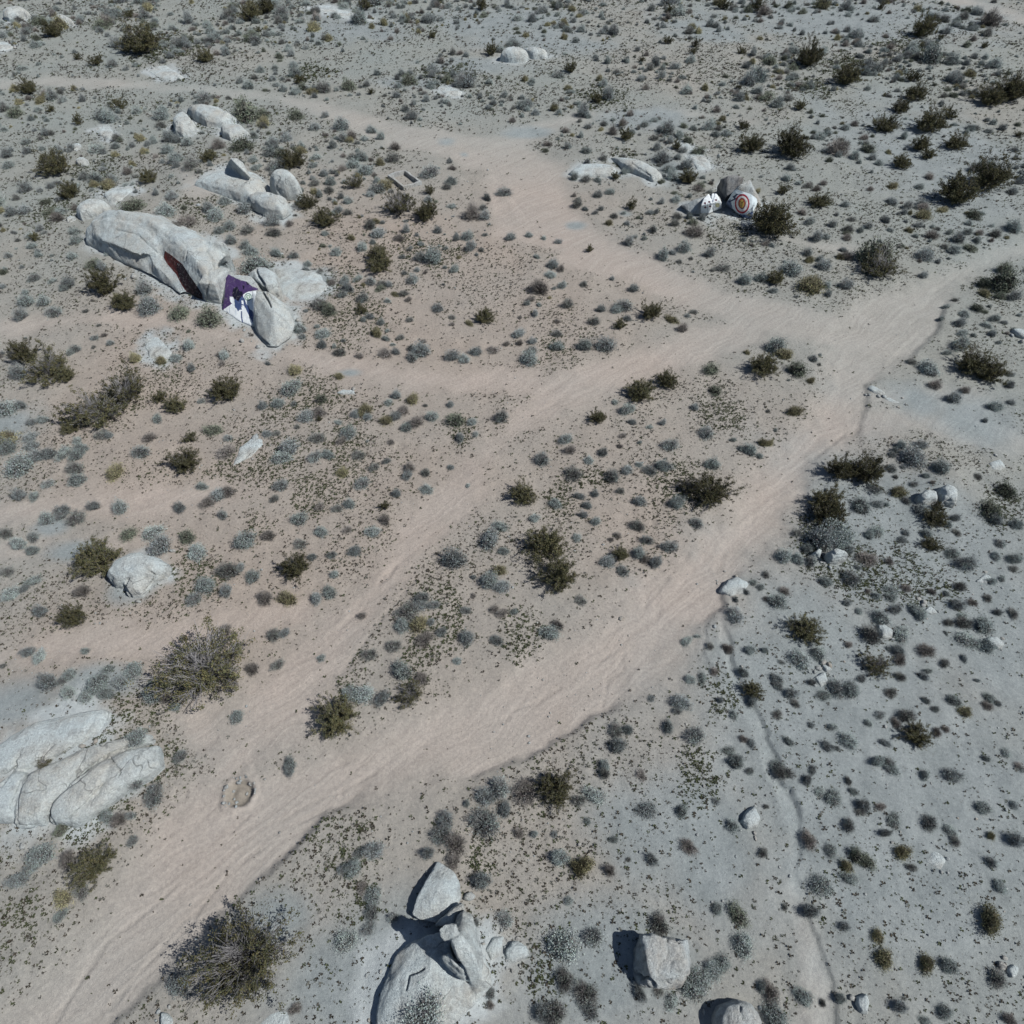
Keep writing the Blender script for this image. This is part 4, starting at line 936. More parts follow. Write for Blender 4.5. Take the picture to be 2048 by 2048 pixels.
# ------------------------------------------------------------------ plants seen in the photograph
# per 512 px tile: kind -> "x,y,width" read off the enlarged tile
PL = {
(0, 0): dict(C="390,220,130 1060,300,250 970,100,80 585,425,60 720,450,100 1545,420,120 200,650,130 380,820,60 890,790,100 590,910,80 400,1230,220 1110,1330,120 1570,1170,120 510,1430,150 255,1790,80 1880,90,150",
   G="1830,800,230 980,1510,170 100,830,100 330,1510,70 1820,1070,140",
   K="840,1350,80 720,1340,90 630,1330,70 960,1290,70 1320,1180,100 1430,1225,100 1330,1240,70 560,1740,70 575,1810,75 80,1600,80 170,1570,90 430,1640,80 300,1720,60 190,1420,80 380,1400,60 300,1430,50 120,1490,60 1240,1570,110 1570,1560,90 1620,1610,100 1690,1510,80 1840,1560,100 1400,1650,120 1650,1720,90 1730,1700,80 1860,1720,90 1740,1800,90 1850,1850,80 60,1240,70 50,1160,70 200,1130,70 190,1060,80 340,1000,60 380,1000,50 300,1040,50 230,890,50 350,900,50 1270,1020,110 1330,1050,80 1410,1070,80 1210,940,70 1640,1080,90 1110,1080,50 1150,1040,50 820,880,100 870,890,50 620,740,70 470,750,60 390,720,80 330,700,60 450,690,50"),
(512, 0): dict(C="270,1200,170 380,1520,130 520,1640,180 1280,1590,180 1310,1440,80 870,690,50 1700,40,90 320,600,80 820,40,110 70,40,150 20,220,50 1780,380,100 920,1910,150 1330,260,60",
   T="740,1370,120 1080,1530,200", G="690,620,120 300,850,100 40,830,120", Y="970,1380,100",
   K="1050,1100,80 720,1020,70 870,970,80 940,1030,70 580,1095,60 820,1040,60 440,950,80 520,870,50 1170,870,80 1130,820,60 1190,775,50 1870,1430,100 1745,1490,60 1630,1590,130 1710,1560,70 1030,1190,80 1310,1270,130 1480,1260,60 1470,1350,90 1440,1400,70 510,1300,80 560,1370,70 440,1370,80 550,1430,60 860,1460,60 640,1480,60 690,1600,60 620,1580,60 450,1180,70 430,1240,60 910,1400,120 130,1080,90 100,1140,90 230,1040,70 150,1230,120 730,1220,100 820,1270,100 1620,1860,80 1430,1870,40 1920,1790,60 1700,1880,50 1080,1790,70 600,1900,70 150,1905,80 130,1740,90 250,1680,70 120,1660,90 140,500,60 440,665,60 30,520,70"),
(1024, 0): dict(C="450,510,100 1180,300,70 1390,330,60 1365,380,60 980,450,50 1200,80,80 1600,30,110 1850,40,110 1735,380,70 860,1010,110 1240,1100,70 780,1320,80 1330,1330,140 905,1550,80 1745,940,80 1810,1080,180 590,1880,60 1715,660,50 640,740,90",
   G="1330,1040,80 1410,1130,90 1300,940,50", Y="1460,650,60",
   K="540,840,90 575,870,50 405,980,50 690,1185,60 560,1125,80 760,990,80 420,1100,60 1110,980,40 1490,950,80 1560,960,70 1540,1010,60 470,1330,70 560,1340,80 650,1350,60 890,1285,50 570,1215,50 650,1460,80 740,1440,70 1050,1500,30 1130,1520,50 1240,1500,60 1190,1270,80 1230,1680,70 1065,1730,60 1380,1730,120 1210,1900,50 1300,1870,80 130,1770,60 240,1790,50 350,1820,50 870,1680,50 470,1470,40 720,460,60 690,620,80 970,590,60 1130,570,60 1185,600,40 1010,660,50 1650,1270,40 1560,1100,40 1560,1180,30 1440,1640,50 1340,1630,60 1250,1630,60"),
(1536, 0): dict(C="320,410,190 610,560,190 1190,200,170 860,50,60 1100,570,110 1120,700,150 1010,800,120 1240,910,200 900,930,170 1160,1080,130 1210,1160,110 1020,1220,130 1430,1070,150 1690,720,190 1860,660,230 1640,340,60 200,1080,250 1700,1310,260 1450,1430,280 250,800,90 400,1510,130 120,1430,90 1370,860,100 1900,1010,60 1300,280,50 45,1650,290",
   G="765,1105,90 830,1880,250", Y="1530,545,70 1180,1610,90 950,1390,70",
   K="400,1030,60 140,1340,70 310,1390,70 370,1420,60 420,1380,50 230,1380,40 790,1185,60 840,1225,60 690,1220,40 660,1170,70 320,1665,70 490,1690,70 610,1720,80 765,1700,60 940,1510,80 1055,1550,80 1165,1530,70 1030,1600,50 370,1790,80 600,1790,60 1450,1780,110 1580,1810,60 1720,1760,80 1690,1700,40 1410,1880,80 300,1900,80 1570,1260,80 1530,960,60 1410,935,40 1500,990,50 1700,920,60 1770,965,50 1670,980,60 1330,720,50 1310,775,40 690,420,50 60,500,50 120,485,40 520,500,50 590,300,60 600,220,60 1400,440,90 1220,1330,60 1860,1700,100 1890,1370,60 260,1600,60 1150,1400,60 570,1880,60"),
(0, 512): dict(C="770,190,210 930,340,160 170,720,200 490,890,140 520,1290,130 1200,1060,110 1320,1120,150 1700,1000,230 1390,1540,210 1430,1370,100",
   T="350,830,280 920,1000,300 700,1150,390", G="1340,400,150 1560,430,200 1600,1300,110 690,30,120", Y="1010,760,90 1210,780,80 860,1620,110",
   K="245,150,90 180,320,120 320,330,90 390,400,110 500,190,100 480,245,50 770,80,80 1080,230,120 1120,370,130 150,440,90 130,870,130 40,1140,120 140,1110,90 215,1360,90 320,1230,70 50,1430,110 240,1430,80 130,1560,170 260,1500,100 350,1480,110 470,1470,110 560,1490,100 600,1440,90 580,1390,60 1120,1360,90 1050,1460,130 1180,1220,80 560,1590,110 570,1680,110 350,1710,90 140,1800,90 250,1805,80 1700,1460,120 1720,1370,60 1520,1730,80 1640,1790,110 1720,1770,90 1560,1850,100 1650,740,50 700,1880,90 900,1890,110 460,1910,110 1350,1890,90 760,1340,90 820,1350,60"),
(512, 512): dict(C="930,40,190 790,400,90 1730,450,150 970,1880,80 480,1230,50", G="1500,1220,130 490,1070,80", Y="820,1150,110 1180,1070,80 625,900,60 980,1230,90 290,850,90 910,570,80 650,1620,90",
   K="480,350,120 1180,160,100 1215,100,50 1120,120,60 670,180,80 770,165,60 865,190,70 690,240,80 650,285,70 800,300,100 1110,280,70 1150,320,60 990,330,60 860,455,60 1160,480,50 1480,460,50 1480,510,50 330,540,90 350,600,70 500,570,90 500,660,80 590,680,40 630,720,80 780,750,60 970,715,110 1055,720,60 1030,665,40 980,620,50 990,560,40 1090,610,60 1240,690,150 1180,760,80 1170,690,60 1480,745,90 1570,770,80 1660,715,80 1790,700,80 1890,660,50 1370,385,80 1850,1200,110 1325,1200,90 1210,1245,90 1115,1160,80 1060,1050,70 1000,1100,60 1050,1210,80 750,1190,70 840,1210,60 620,1250,60 50,1125,80 165,1110,80 285,1110,50 255,980,130 380,1200,90 470,1165,100 310,1285,50 80,1335,80 150,1335,60 460,1360,100 690,1320,110 650,1390,70 240,1430,150 185,1510,110 440,1500,100 540,1495,80 770,1490,90 985,1545,60 890,1590,70 1020,1400,60 1470,1590,50 1655,1340,60 1160,1590,90 1280,1630,80 1285,1755,80 1060,1790,70 795,1700,110 185,1720,110 700,1860,100 610,1900,80 140,1830,60 480,1890,70 1600,1730,40 1630,1250,60 1540,1370,70 840,1395,30 1140,1650,80"),
(1024, 512): dict(C="1055,410,150 820,520,100 965,1010,200 1180,930,150 650,1210,130 1905,820,220 1510,1760,280 90,1790,190", T="1340,1730,150", G="1510,840,110 1540,1000,100", Y="1900,1400,80",
   K="205,225,130 310,50,90 370,90,60 290,135,70 1600,70,90 1760,170,90 1890,150,90 1375,415,60 1290,540,80 670,400,60 620,490,80 845,360,110 790,400,70 420,350,100 345,490,45 175,430,60 115,355,40 205,365,40 340,580,70 345,670,90 550,660,110 710,660,120 155,640,60 130,750,130 50,580,80 60,650,60 150,700,90 780,1100,50 910,1250,60 1040,1285,45 1140,1255,60 815,1430,55 690,1470,90 965,1405,30 410,1370,90 440,1460,80 230,1520,120 465,1625,130 580,1535,60 1200,1410,110 1380,1140,60 1475,1320,110 1670,1385,40 1800,1450,100 1870,1505,50 960,1570,50 1045,1605,100 1150,1570,110 760,1650,110 870,1610,80 630,1790,70 510,1810,70 570,1880,70 820,1770,60 965,1840,100 330,1860,90 1250,1850,110 1520,1560,100 1730,1450,60"),
(1536, 512): dict(C="60,160,140 1560,800,220 1700,870,200 760,1610,230 560,1600,200 460,1840,220 1290,1900,90", T="850,60,240", G="230,840,130 1800,170,200 1650,190,100 1760,290,80 1800,80,110 1820,1750,150 1700,1900,150", Y="340,190,170 330,930,60 210,1160,90 20,1400,60 1640,270,70 1000,1770,100",
   K="1090,790,60 1230,830,130 1490,430,70 1460,490,90 1480,570,80 1415,330,40 1340,385,40 1720,465,60 1785,495,50 1650,515,60 1700,580,70 1860,550,50 1870,290,100 1270,960,90 1490,1010,70 1830,970,60 1840,890,50 1730,1120,100 1410,1060,100 1640,1240,40 1840,1100,60 1120,1490,180 1160,1420,70 1010,1425,60 960,1460,60 940,1495,50 1320,1580,120 840,1540,50 940,1600,80 1020,1590,40 1195,1655,50 965,1665,40 1110,1715,70 1245,1705,40 1050,1840,70 720,1870,150 840,1860,90 900,1870,50 1160,1900,90 1590,1660,60 820,1740,100 600,200,100 420,70,80 1310,470,40"),
(0, 1024): dict(C="710,350,290 540,780,190 1500,1150,660", T="490,1760,90 330,1890,90", G="1400,170,130 960,150,120", 
   K="130,230,110 240,180,90 245,290,70 40,160,80 40,440,90 70,610,110 240,510,100 180,570,80 300,745,100 340,40,100 560,30,130 450,10,100 1140,140,120 1200,240,160 1480,290,120 1680,20,80 1840,200,160 1720,430,150 1810,420,80 1900,480,100 1540,540,130 1450,640,140 1700,590,90 610,590,110 210,1055,80 290,1090,90 640,1050,50 350,1280,140 470,1270,80 520,1220,90 500,1360,110 640,1380,100 720,1290,150 810,1180,80 790,1360,110 890,1270,110 1000,1190,110 1140,1290,100 1140,1370,150 1230,1390,90 1320,1470,80 1740,1280,110 1900,1180,100 850,1800,60 1060,1730,130 1690,890,110 1780,1540,90 20,1160,50 1350,1840,100"),
(512, 1024): dict(C="290,410,210 600,1540,360", T="1160,1370,180", Y="230,640,130 1840,430,110 1230,840,120",
   K="320,40,120 90,170,90 490,140,90 690,130,60 880,140,90 970,50,90 330,230,90 745,285,90 570,320,80 425,340,60 590,470,70 60,640,110 550,600,90 455,650,80 1770,190,150 1850,100,90 1870,290,80 1500,350,150 1760,500,140 1860,550,100 1640,490,40 1140,740,160 1250,640,110 1240,700,90 1100,850,110 1320,830,70 1270,950,120 1400,900,80 130,920,110 210,910,80 160,1150,90 850,1070,100 1040,1000,110 1100,1190,150 1250,1260,90 700,1360,120 810,1370,130 950,1400,110 800,780,70 1520,1120,70 1820,960,100 1800,730,80 1860,760,80 1580,740,70 1640,630,50 1590,940,110 1340,700,80 250,1900,100 490,1100,60"),
(1024, 1024): dict(C="250,240,300 350,460,290 820,310,130 1820,1340,140",
   K="170,40,90 540,20,70 950,90,110 1395,80,80 1195,250,110 800,170,70 490,190,60 730,360,110 840,440,90 960,300,100 1000,350,70 1090,370,100 1020,210,80 635,70,60 750,205,40 290,900,130 20,750,60 520,660,90 1690,770,120 1765,600,50 1690,660,40 1630,1030,80 1500,1010,60 1320,970,80 1400,935,40 1800,1040,70 1750,1210,80 1530,1200,60 1440,1250,80 1280,1430,120 1350,1260,70 1250,1500,60 1675,1530,60 1575,1420,60 1055,1405,50 790,1640,110 880,1640,90 800,1760,110 1180,1620,90 1390,1680,120 1750,1710,60 1810,1740,60 1640,1800,80 1700,1880,120 700,1910,70 1920,470,60 1920,650,50 1910,1040,60 1810,1430,90 1820,530,50 1880,565,50 350,850,80"),
(1536, 1024): dict(C="290,880,230 1130,1680,190 1240,240,130 1270,40,170 470,20,250", T="830,1150,200", Y="1500,1500,90",
   K="420,190,200 520,120,180 560,190,160 130,320,120 230,350,80 830,130,100 770,170,80 610,280,90 1045,155,60 1020,205,60 1200,160,80 1420,40,70 1360,90,60 1430,150,60 1720,60,90 1880,90,80 1760,230,80 1870,350,90 1725,330,60 1410,300,100 1520,370,150 1860,425,60 760,340,130 920,370,70 640,490,120 680,415,50 440,520,90 300,280,70 330,370,90 220,155,60 80,660,130 130,590,90 820,630,70 930,640,80 945,580,100 1050,570,70 755,595,40 600,685,70 690,745,60 970,730,80 870,790,120 1120,740,90 1160,780,80 1240,600,60 1350,615,40 1455,560,70 1550,680,60 1440,700,90 1470,780,60 1370,830,80 1490,830,100 1640,850,120 1665,645,60 1740,755,60 1860,760,80 1690,520,60 1770,500,50 1520,950,130 1345,910,35 1660,1000,110 790,920,150 1020,910,140 1210,1035,110 990,1045,90 1010,1110,100 915,1030,40 390,1060,100 250,1100,140 610,1000,50 105,1130,50 1340,1140,70 1485,1100,60 1205,1200,60 1180,1240,60 1580,1270,40 1005,1240,80 710,1255,60 530,1320,130 640,1330,120 425,1380,80 335,1285,70 70,1260,80 80,1310,70 180,1370,90 210,1440,80 935,1360,80 1200,1420,60 1270,1485,60 1410,1420,80 1680,1400,70 1660,1460,70 1740,1440,50 1060,1530,130 970,1590,80 850,1530,70 760,1590,70 490,1620,60 330,1605,60 75,1525,80 160,1730,70 455,1765,80 520,1780,50 620,1720,110 890,1740,70 1280,1660,70 1345,1635,50 830,1880,90 930,1900,100 1800,1815,60 1650,1860,50 100,1910,100 1905,1920,70"),
(0, 1536): dict(C="680,740,260 1800,1420,740", Y="460,980,140", G="450,460,110",
   K="1040,130,100 1150,200,150 800,360,90 890,390,100 980,360,80 990,550,70 290,650,150 230,740,120 130,840,130 500,690,120 440,1120,90 600,930,110 1340,1630,170"),
(512, 1536): dict(K="1840,140,170 1730,210,150 1590,270,60 1720,400,200 1880,310,100 1430,390,110 1400,500,140 1500,560,170 1300,640,100 1490,700,110 780,640,90 890,620,120 660,760,90 730,760,110 880,960,120 800,900,90 870,1080,120 850,1210,90 1040,1130,80 1700,850,150 1880,1140,110 670,1300,140 290,1820,90 1270,1860,260 1770,1700,80 1660,1170,60 250,20,90 1770,1790,60"),
(1024, 1536): dict(C="330,150,260", G="1720,1110,140", Y="560,720,130 500,760,120",
   K="100,170,190 700,40,90 980,50,80 630,200,140 510,240,110 1030,310,120 1290,320,90 1540,250,60 1670,430,100 50,490,90 170,500,60 320,500,60 570,400,60 360,670,130 770,540,60 740,770,100 1060,690,90 1340,590,120 430,1000,80 1120,1180,130 620,1270,140 400,1350,190 400,1600,150 560,1700,150 1530,1520,150 1590,1480,130 1550,1060,80 1900,640,90 1760,1330,130 970,1700,110 1110,1690,70 1210,1760,90 1370,1640,170 1430,1600,150 330,1860,180 220,1850,120 1890,1650,90 880,690,40 600,1830,120 1800,20,70 1920,290,50"),
(1536, 1536): dict(G="680,660,130 760,700,120", Y="1030,630,120 840,1270,90 890,1440,130 1210,1480,110 1700,1150,170 600,740,80 1690,510,60",
   K="130,30,120 300,90,80 340,15,70 395,180,70 500,220,110 610,95,60 650,175,60 730,280,100 700,330,60 620,430,110 960,390,100 855,290,80 320,540,120 480,620,80 625,830,110 420,880,140 330,1080,130 130,1050,60 1090,750,70 1410,50,110 1190,50,80 1640,290,120 1860,275,65 1230,410,110 1380,470,80 1420,550,90 1880,540,120 1690,710,80 1760,890,90 1380,1490,120 1750,1590,140 1340,1840,90 1000,1800,90 1030,1740,40 550,1740,70 280,1730,110 415,1775,60 580,1195,70 30,1690,130 60,1880,150 945,10,90 1920,10,50 1190,1910,80 1830,1900,90 890,490,80"),
}
PLANTS = {k: [] for k in 'CTGYK'}
for (tx, ty), d in PL.items():
    for k, s in d.items():
        for t in s.split():
            a, b, w = map(float, t.split(','))
            PLANTS[k].append((tx + a / 3.7734, ty + b / 3.7734, w / 3.7734))

# ------------------------------------------------------------------ plant meshes
class Geo:
    def __init__(s): s.v = []; s.f = []; s.c = []; s.n = 0
    def add(s, v, f, c):
        s.v.append(v); s.f.append(f + s.n); s.c.append(c); s.n += len(v)
    def arrays(s):
        return np.concatenate(s.v), np.concatenate(s.f), np.concatenate(s.c)
    def mesh(s, name, mat):
        v, f, c = s.arrays()
        return mesh_np(name, v, f, mat, False, c)

def rand_dirs(r, n):
    d = r.normal(size=(n, 3)); return d / np.linalg.norm(d, axis=1)[:, None]

def leaf_quads(g, r, P, size, col, stretch=1.6, updir=None, cv=0.2):
    """small leaf sprays at points P"""
    n = len(P)
    if n == 0: return
    a = rand_dirs(r, n)
    if updir is not None: a = a * 0.75 + updir; a /= np.linalg.norm(a, axis=1)[:, None]
    b = np.cross(a, rand_dirs(r, n)); b /= np.linalg.norm(b, axis=1)[:, None] + 1e-9
    s = size * r.uniform(0.6, 1.4, (n, 1))
    a = a * s * stretch; b = b * s
    V = np.stack([P - a * 0.5, P + b * 0.5, P + a * 0.5, P - b * 0.5], 1).reshape(-1, 3)
    Fq = np.arange(n * 4).reshape(n, 4)
    c = np.asarray(col)
    if c.ndim == 1: c = np.repeat(c[None], n, 0)
    c = c * r.uniform(1 - cv, 1 + cv, (n, 1)) * r.uniform(0.93, 1.07, (n, 3))
    g.add(V, Fq, np.repeat(c, 4, 0))

def tubes(g, r, A, B, ra, rb, col, cv=0.2):
    """three-sided tapering twigs from A to B"""
    n = len(A)
    d = B - A; L = np.linalg.norm(d, axis=1)[:, None] + 1e-9; d = d / L
    u = np.cross(d, np.array([0.31, 0.77, 0.55])); u /= np.linalg.norm(u, axis=1)[:, None] + 1e-9
    w = np.cross(d, u)
    ra = np.asarray(ra).reshape(-1, 1) * np.ones((n, 1)); rb = np.asarray(rb).reshape(-1, 1) * np.ones((n, 1))
    ring = []
    for P, rr in ((A, ra), (B, rb)):
        for k in range(3):
            t = 2 * math.pi * k / 3
            ring.append(P + (u * math.cos(t) + w * math.sin(t)) * rr)
    V = np.stack(ring, 1).reshape(-1, 3)
    o = (np.arange(n) * 6)[:, None]
    f = np.concatenate([o + np.array([[k, (k + 1) % 3, 3 + (k + 1) % 3, 3 + k]]) for k in range(3)])
    c = np.asarray(col)[None] * r.uniform(1 - cv, 1 + cv, (n, 1))
    g.add(V, f, np.repeat(c, 6, 0))

LEAF_A, LEAF_B = np.array([[0.062, 0.068, 0.042]]), np.array([[0.122, 0.110, 0.054]])
def creosote(seed, clumps, stems, height=0.62, twiggy=False, leaf=0.016, per_clump=10, side=5, twr=1.0):
    """unit bush, crown about 1 m across: many wands fanning from one base, leaves towards their ends"""
    r = np.random.default_rng(seed)
    gs, gl = Geo(), Geo()
    n = stems
    az = r.uniform(0, 2 * math.pi, n)
    p1, p2 = r.uniform(0, 6.28, 2)
    lob = 0.86 + 0.12 * np.cos(az * 2 + p1) + 0.10 * np.cos(az * 3 + p2)
    ct = r.uniform(0.28, 1.0, n); tilt = np.arccos(ct)
    base = np.stack([r.normal(0, 0.045, n), r.normal(0, 0.045, n), np.zeros(n)], 1)
    L = r.uniform(0.30, 0.60, n) * lob
    d0 = np.stack([np.sin(tilt) * np.cos(az), np.sin(tilt) * np.sin(az), np.cos(tilt) * height * 1.9], 1)
    mid = base + d0 * L[:, None] * 0.5 + r.normal(0, 0.018, (n, 3))
    tip = base + d0 * L[:, None] + r.normal(0, 0.03, (n, 3))
    grey = (0.27, 0.26, 0.265) if twiggy else (0.20, 0.19, 0.185)
    tubes(gs, r, base, mid, 0.0065 * twr, 0.005 * twr, grey); tubes(gs, r, mid, tip, 0.005 * twr, 0.0025 * twr, grey)
    t = r.uniform(0.2, 1.0, (n, side)); k = np.repeat(np.arange(n), side); t = t.ravel()
    st = np.where((t < 0.5)[:, None], base[k] + (mid[k] - base[k]) * (t * 2)[:, None], mid[k] + (tip[k] - mid[k]) * (t * 2 - 1)[:, None])
    dv = (tip[k] - base[k]) * 1.2 + rand_dirs(r, len(k)) * 0.42
    dv[:, 2] = np.abs(dv[:, 2]) * 0.9 + 0.03
    dv /= np.linalg.norm(dv, axis=1)[:, None]
    en = st + dv * (r.uniform(0.08, 0.20, len(k)))[:, None]
    tubes(gs, r, st, en, 0.0035 * twr, 0.0018 * twr, grey)
    if twiggy:      # bare grey fan of dead twigs through the middle
        m = stems * 8
        k2 = r.integers(0, n, m)
        s2 = base[k2] + (tip[k2] - base[k2]) * r.uniform(0.1, 0.8, (m, 1))
        d2 = (tip[k2] - base[k2]); d2 /= np.linalg.norm(d2, axis=1)[:, None]; d2 = d2 + rand_dirs(r, m) * 0.5; d2[:, 2] = np.abs(d2[:, 2])
        tubes(gs, r, s2, s2 + d2 * r.uniform(0.10, 0.22, (m, 1)), 0.0032 * twr, 0.0016 * twr, (0.30, 0.295, 0.305))
    ends = np.concatenate([tip, en]); starts = np.concatenate([mid, st])
    e = r.integers(0, len(ends), clumps)
    tt = r.uniform(0.45, 1.10, (clumps, 1)) if not twiggy else r.uniform(0.8, 1.12, (clumps, 1))
    cen = starts[e] + (ends[e] - starts[e]) * tt
    if twiggy:
        cen = cen[np.linalg.norm(cen[:, :2], axis=1) > r.uniform(0.05, 0.26, len(cen))]
    m = len(cen)
    P = (cen[:, None, :] + r.normal(0, 0.017, (m, per_clump, 3))).reshape(-1, 3)
    P[:, 2] = np.maximum(P[:, 2], 0.012)
    hue = r.uniform(0, 1, (m, 1)).repeat(per_clump, 1).reshape(-1, 1)
    col = LEAF_A * (1 - hue) + LEAF_B * hue
    leaf_quads(gl, r, P, leaf, col, 1.5, np.array([0, 0, 0.45]), 0.25)
    return gs.mesh('creosote_stems', M_BARK), gl.mesh('creosote_leaves', M_LEAF)

def cushion(seed, nleaf, ntwig, col, twcol, size, height=0.36, upright=False, tubew=0.25):
    """unit dome shrub, about 1 m across, as geometry arrays"""
    r = np.random.default_rng(seed)
    g = Geo()
    az0 = r.uniform(0, 6.28)
    def dome(n):
        d = rand_dirs(r, n); d[:, 2] = np.abs(d[:, 2])
        a = np.arctan2(d[:, 1], d[:, 0])
        R = 0.5 * (0.86 + 0.12 * np.cos(2 * a + az0) + 0.07 * np.cos(5 * a + az0 * 2) + 0.07 * np.cos(3 * a - az0))
        return d, R
    d, R = dome(ntwig)
    if upright: d[:, :2] *= 0.75; d[:, 2] += 0.3; d /= np.linalg.norm(d, axis=1)[:, None]
    E = d * (R * r.uniform(0.75, 1.06, ntwig))[:, None]; E[:, 2] = E[:, 2] * height * 2 * (1.15 if upright else 1)
    S = E * 0.18 + r.normal(0, 0.02, (ntwig, 3)); S[:, 2] = np.abs(S[:, 2]) * 0.3
    if upright: S[:, :2] = E[:, :2] * 0.55
    tubes(g, r, S, E, size * tubew, size * tubew * 0.5, twcol, 0.3)
    # dense twiggy heart that stops the light; inner shade put into its darkened colour
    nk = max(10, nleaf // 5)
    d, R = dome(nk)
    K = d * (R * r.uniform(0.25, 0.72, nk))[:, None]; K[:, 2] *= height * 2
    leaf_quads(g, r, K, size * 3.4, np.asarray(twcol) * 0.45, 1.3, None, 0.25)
    m = max(8, nleaf // 26)
    d, R = dome(m)
    cc = d * (R * r.uniform(0.60, 0.95, m))[:, None]; cc[:, 2] *= height * 2
    kk = r.integers(0, m, nleaf)
    P = cc[kk] + r.normal(0, 0.075, (nleaf, 3)) * np.array([1, 1, 0.8])
    P[:, 2] = np.maximum(P[:, 2], 0.015)
    shade = r.uniform(0.75, 1.18, m)[kk][:, None]
    leaf_quads(g, r, P, size, np.asarray(col)[None] * shade, 1.7, np.array([0, 0, 0.5]) if not upright else np.array([0, 0, 1.1]), 0.18)
    return g

GREY, GREY2, GREYTW = (0.335, 0.388, 0.380), (0.290, 0.330, 0.335), (0.25, 0.255, 0.255)
TANY, TANTW = (0.345, 0.325, 0.190), (0.27, 0.25, 0.18)
GRN, GRNTW = (0.190, 0.215, 0.165), (0.18, 0.18, 0.16)
CREO_XL = [creosote(90 + i, 1500, 85, 0.50 + 0.04 * i, True, leaf=0.0120, per_clump=11, side=7, twr=0.8) for i in range(3)]
CREO_HI = [creosote(100 + i, 1700, 64, 0.54 + 0.05 * (i % 3), leaf=0.0135, side=6) for i in range(5)]
CREO_LO = [creosote(120 + i, 800, 34, 0.62 + 0.06 * (i % 3), leaf=0.020, per_clump=8, side=5, twr=1.3) for i in range(6)]
TWIG_HI = [creosote(140 + i, 1300, 56, 0.52 + 0.04 * i, True, leaf=0.0135, side=6) for i in range(3)]
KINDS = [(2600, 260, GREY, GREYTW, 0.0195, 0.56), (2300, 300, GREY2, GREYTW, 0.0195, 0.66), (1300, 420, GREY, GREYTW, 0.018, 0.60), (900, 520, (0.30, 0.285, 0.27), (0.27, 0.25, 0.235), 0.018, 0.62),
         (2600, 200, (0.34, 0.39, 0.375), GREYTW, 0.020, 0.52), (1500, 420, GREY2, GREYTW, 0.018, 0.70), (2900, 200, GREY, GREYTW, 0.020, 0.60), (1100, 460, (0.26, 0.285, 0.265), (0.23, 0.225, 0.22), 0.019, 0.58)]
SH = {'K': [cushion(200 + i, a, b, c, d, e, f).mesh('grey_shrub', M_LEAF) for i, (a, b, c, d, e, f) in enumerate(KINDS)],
      'Y': [cushion(230 + i, 1500, 260, TANY, TANTW, 0.024, 0.52, True).mesh('straw_shrub', M_LEAF) for i in range(4)],
      'G': [cushion(250 + i, 1700, 120, GRN, GRNTW, 0.022, 0.52).mesh('green_shrub', M_LEAF) for i in range(4)]}

# ------------------------------------------------------------------ labels that single plants out
LANDMARKS += [('the top right corner', 2030, 10), ('the bottom right corner', 2035, 2035), ('the bottom left corner', 10, 2035), ('the top edge centre', 1200, 5), ('the top edge left of centre', 420, 5),
              ('the left edge above the middle', 10, 800), ('the middle of the picture', 1024, 1010), ('the wash bend in the middle', 1300, 1180), ('the gully at the bottom edge', 1650, 2000),
              ('the right edge above the wash', 2030, 330), ('the right edge in the middle', 2035, 1050), ('the track fork left of centre', 720, 1260), ('the sandy flat left of the track', 560, 930),
              ('the wash exit at the right', 1960, 560), ('the island tip between the tracks', 1440, 740), ('the gully head', 1455, 1290), ('the open ground right of centre', 1250, 480), ('the upper right creosote thicket', 1880, 240),
              ('the lower right slope', 1820, 1480), ('the bank below the wash', 1180, 1560), ('the left bank of the wash', 250, 1850), ('the path below the whaleback', 250, 900), ('the pale flat above the mural', 650, 470)]
ORD = ['nearest', 'second nearest', 'third nearest', 'fourth nearest', 'fifth nearest', 'sixth nearest', 'seventh nearest', 'eighth nearest', 'ninth nearest', 'tenth nearest', 'eleventh nearest', 'twelfth nearest', 'thirteenth nearest', 'fourteenth nearest', 'fifteenth nearest', 'sixteenth nearest', 'seventeenth nearest', 'eighteenth nearest']
def place_labels(items, adjective):
    """label each plant by its closest landmark, the side it stands on, and its rank there"""
    bucket = {}
    for i, (px, py, w) in enumerate(items):
        best = min(LANDMARKS, key=lambda l: math.hypot(l[1] - px, (l[2] - py) * 1.3))
        dx, dy = px - best[1], (py - best[2])
        side = ('right of' if dx > 0 else 'left of') if abs(dx) > abs(dy) else ('below' if dy > 0 else 'above')
        bucket.setdefault((best[0], side), []).append((math.hypot(dx, dy), i))
    lab = [None] * len(items)
    for (nm, side), l in bucket.items():
        l.sort()
        for k, (_, i) in enumerate(l):
            lab[i] = '%s, %s %s %s' % (adjective, ORD[min(k, len(ORD) - 1)], side, nm)
    return lab

rp = random.Random(77)
def scales(L):
    A = np.array([p[:3] for p in L], float)
    return A[:, 0], A[:, 1], A[:, 2] / ((A[:, 1] - (1024 - F * math.tan(PITCH))) * CP / CAMH)

def on_rock(X, Y, z):
    """height of a rock top under a plant that grows out of one"""
    best = z
    for t, loc in ROCKTREES:
        h = t.ray_cast(Vector((X, Y, 20)) - loc, Vector((0, 0, -1)))
        if h[0] is not None: best = max(best, h[0].z + loc.z - 0.03)
    return best
ROCKTREES = []
for o_, *_r in PENDING:
    ROCKTREES.append((BVHTree.FromPolygons([tuple(v.co) for v in o_.data.vertices], [tuple(p.vertices) for p in o_.data.polygons]), o_.location.copy()))

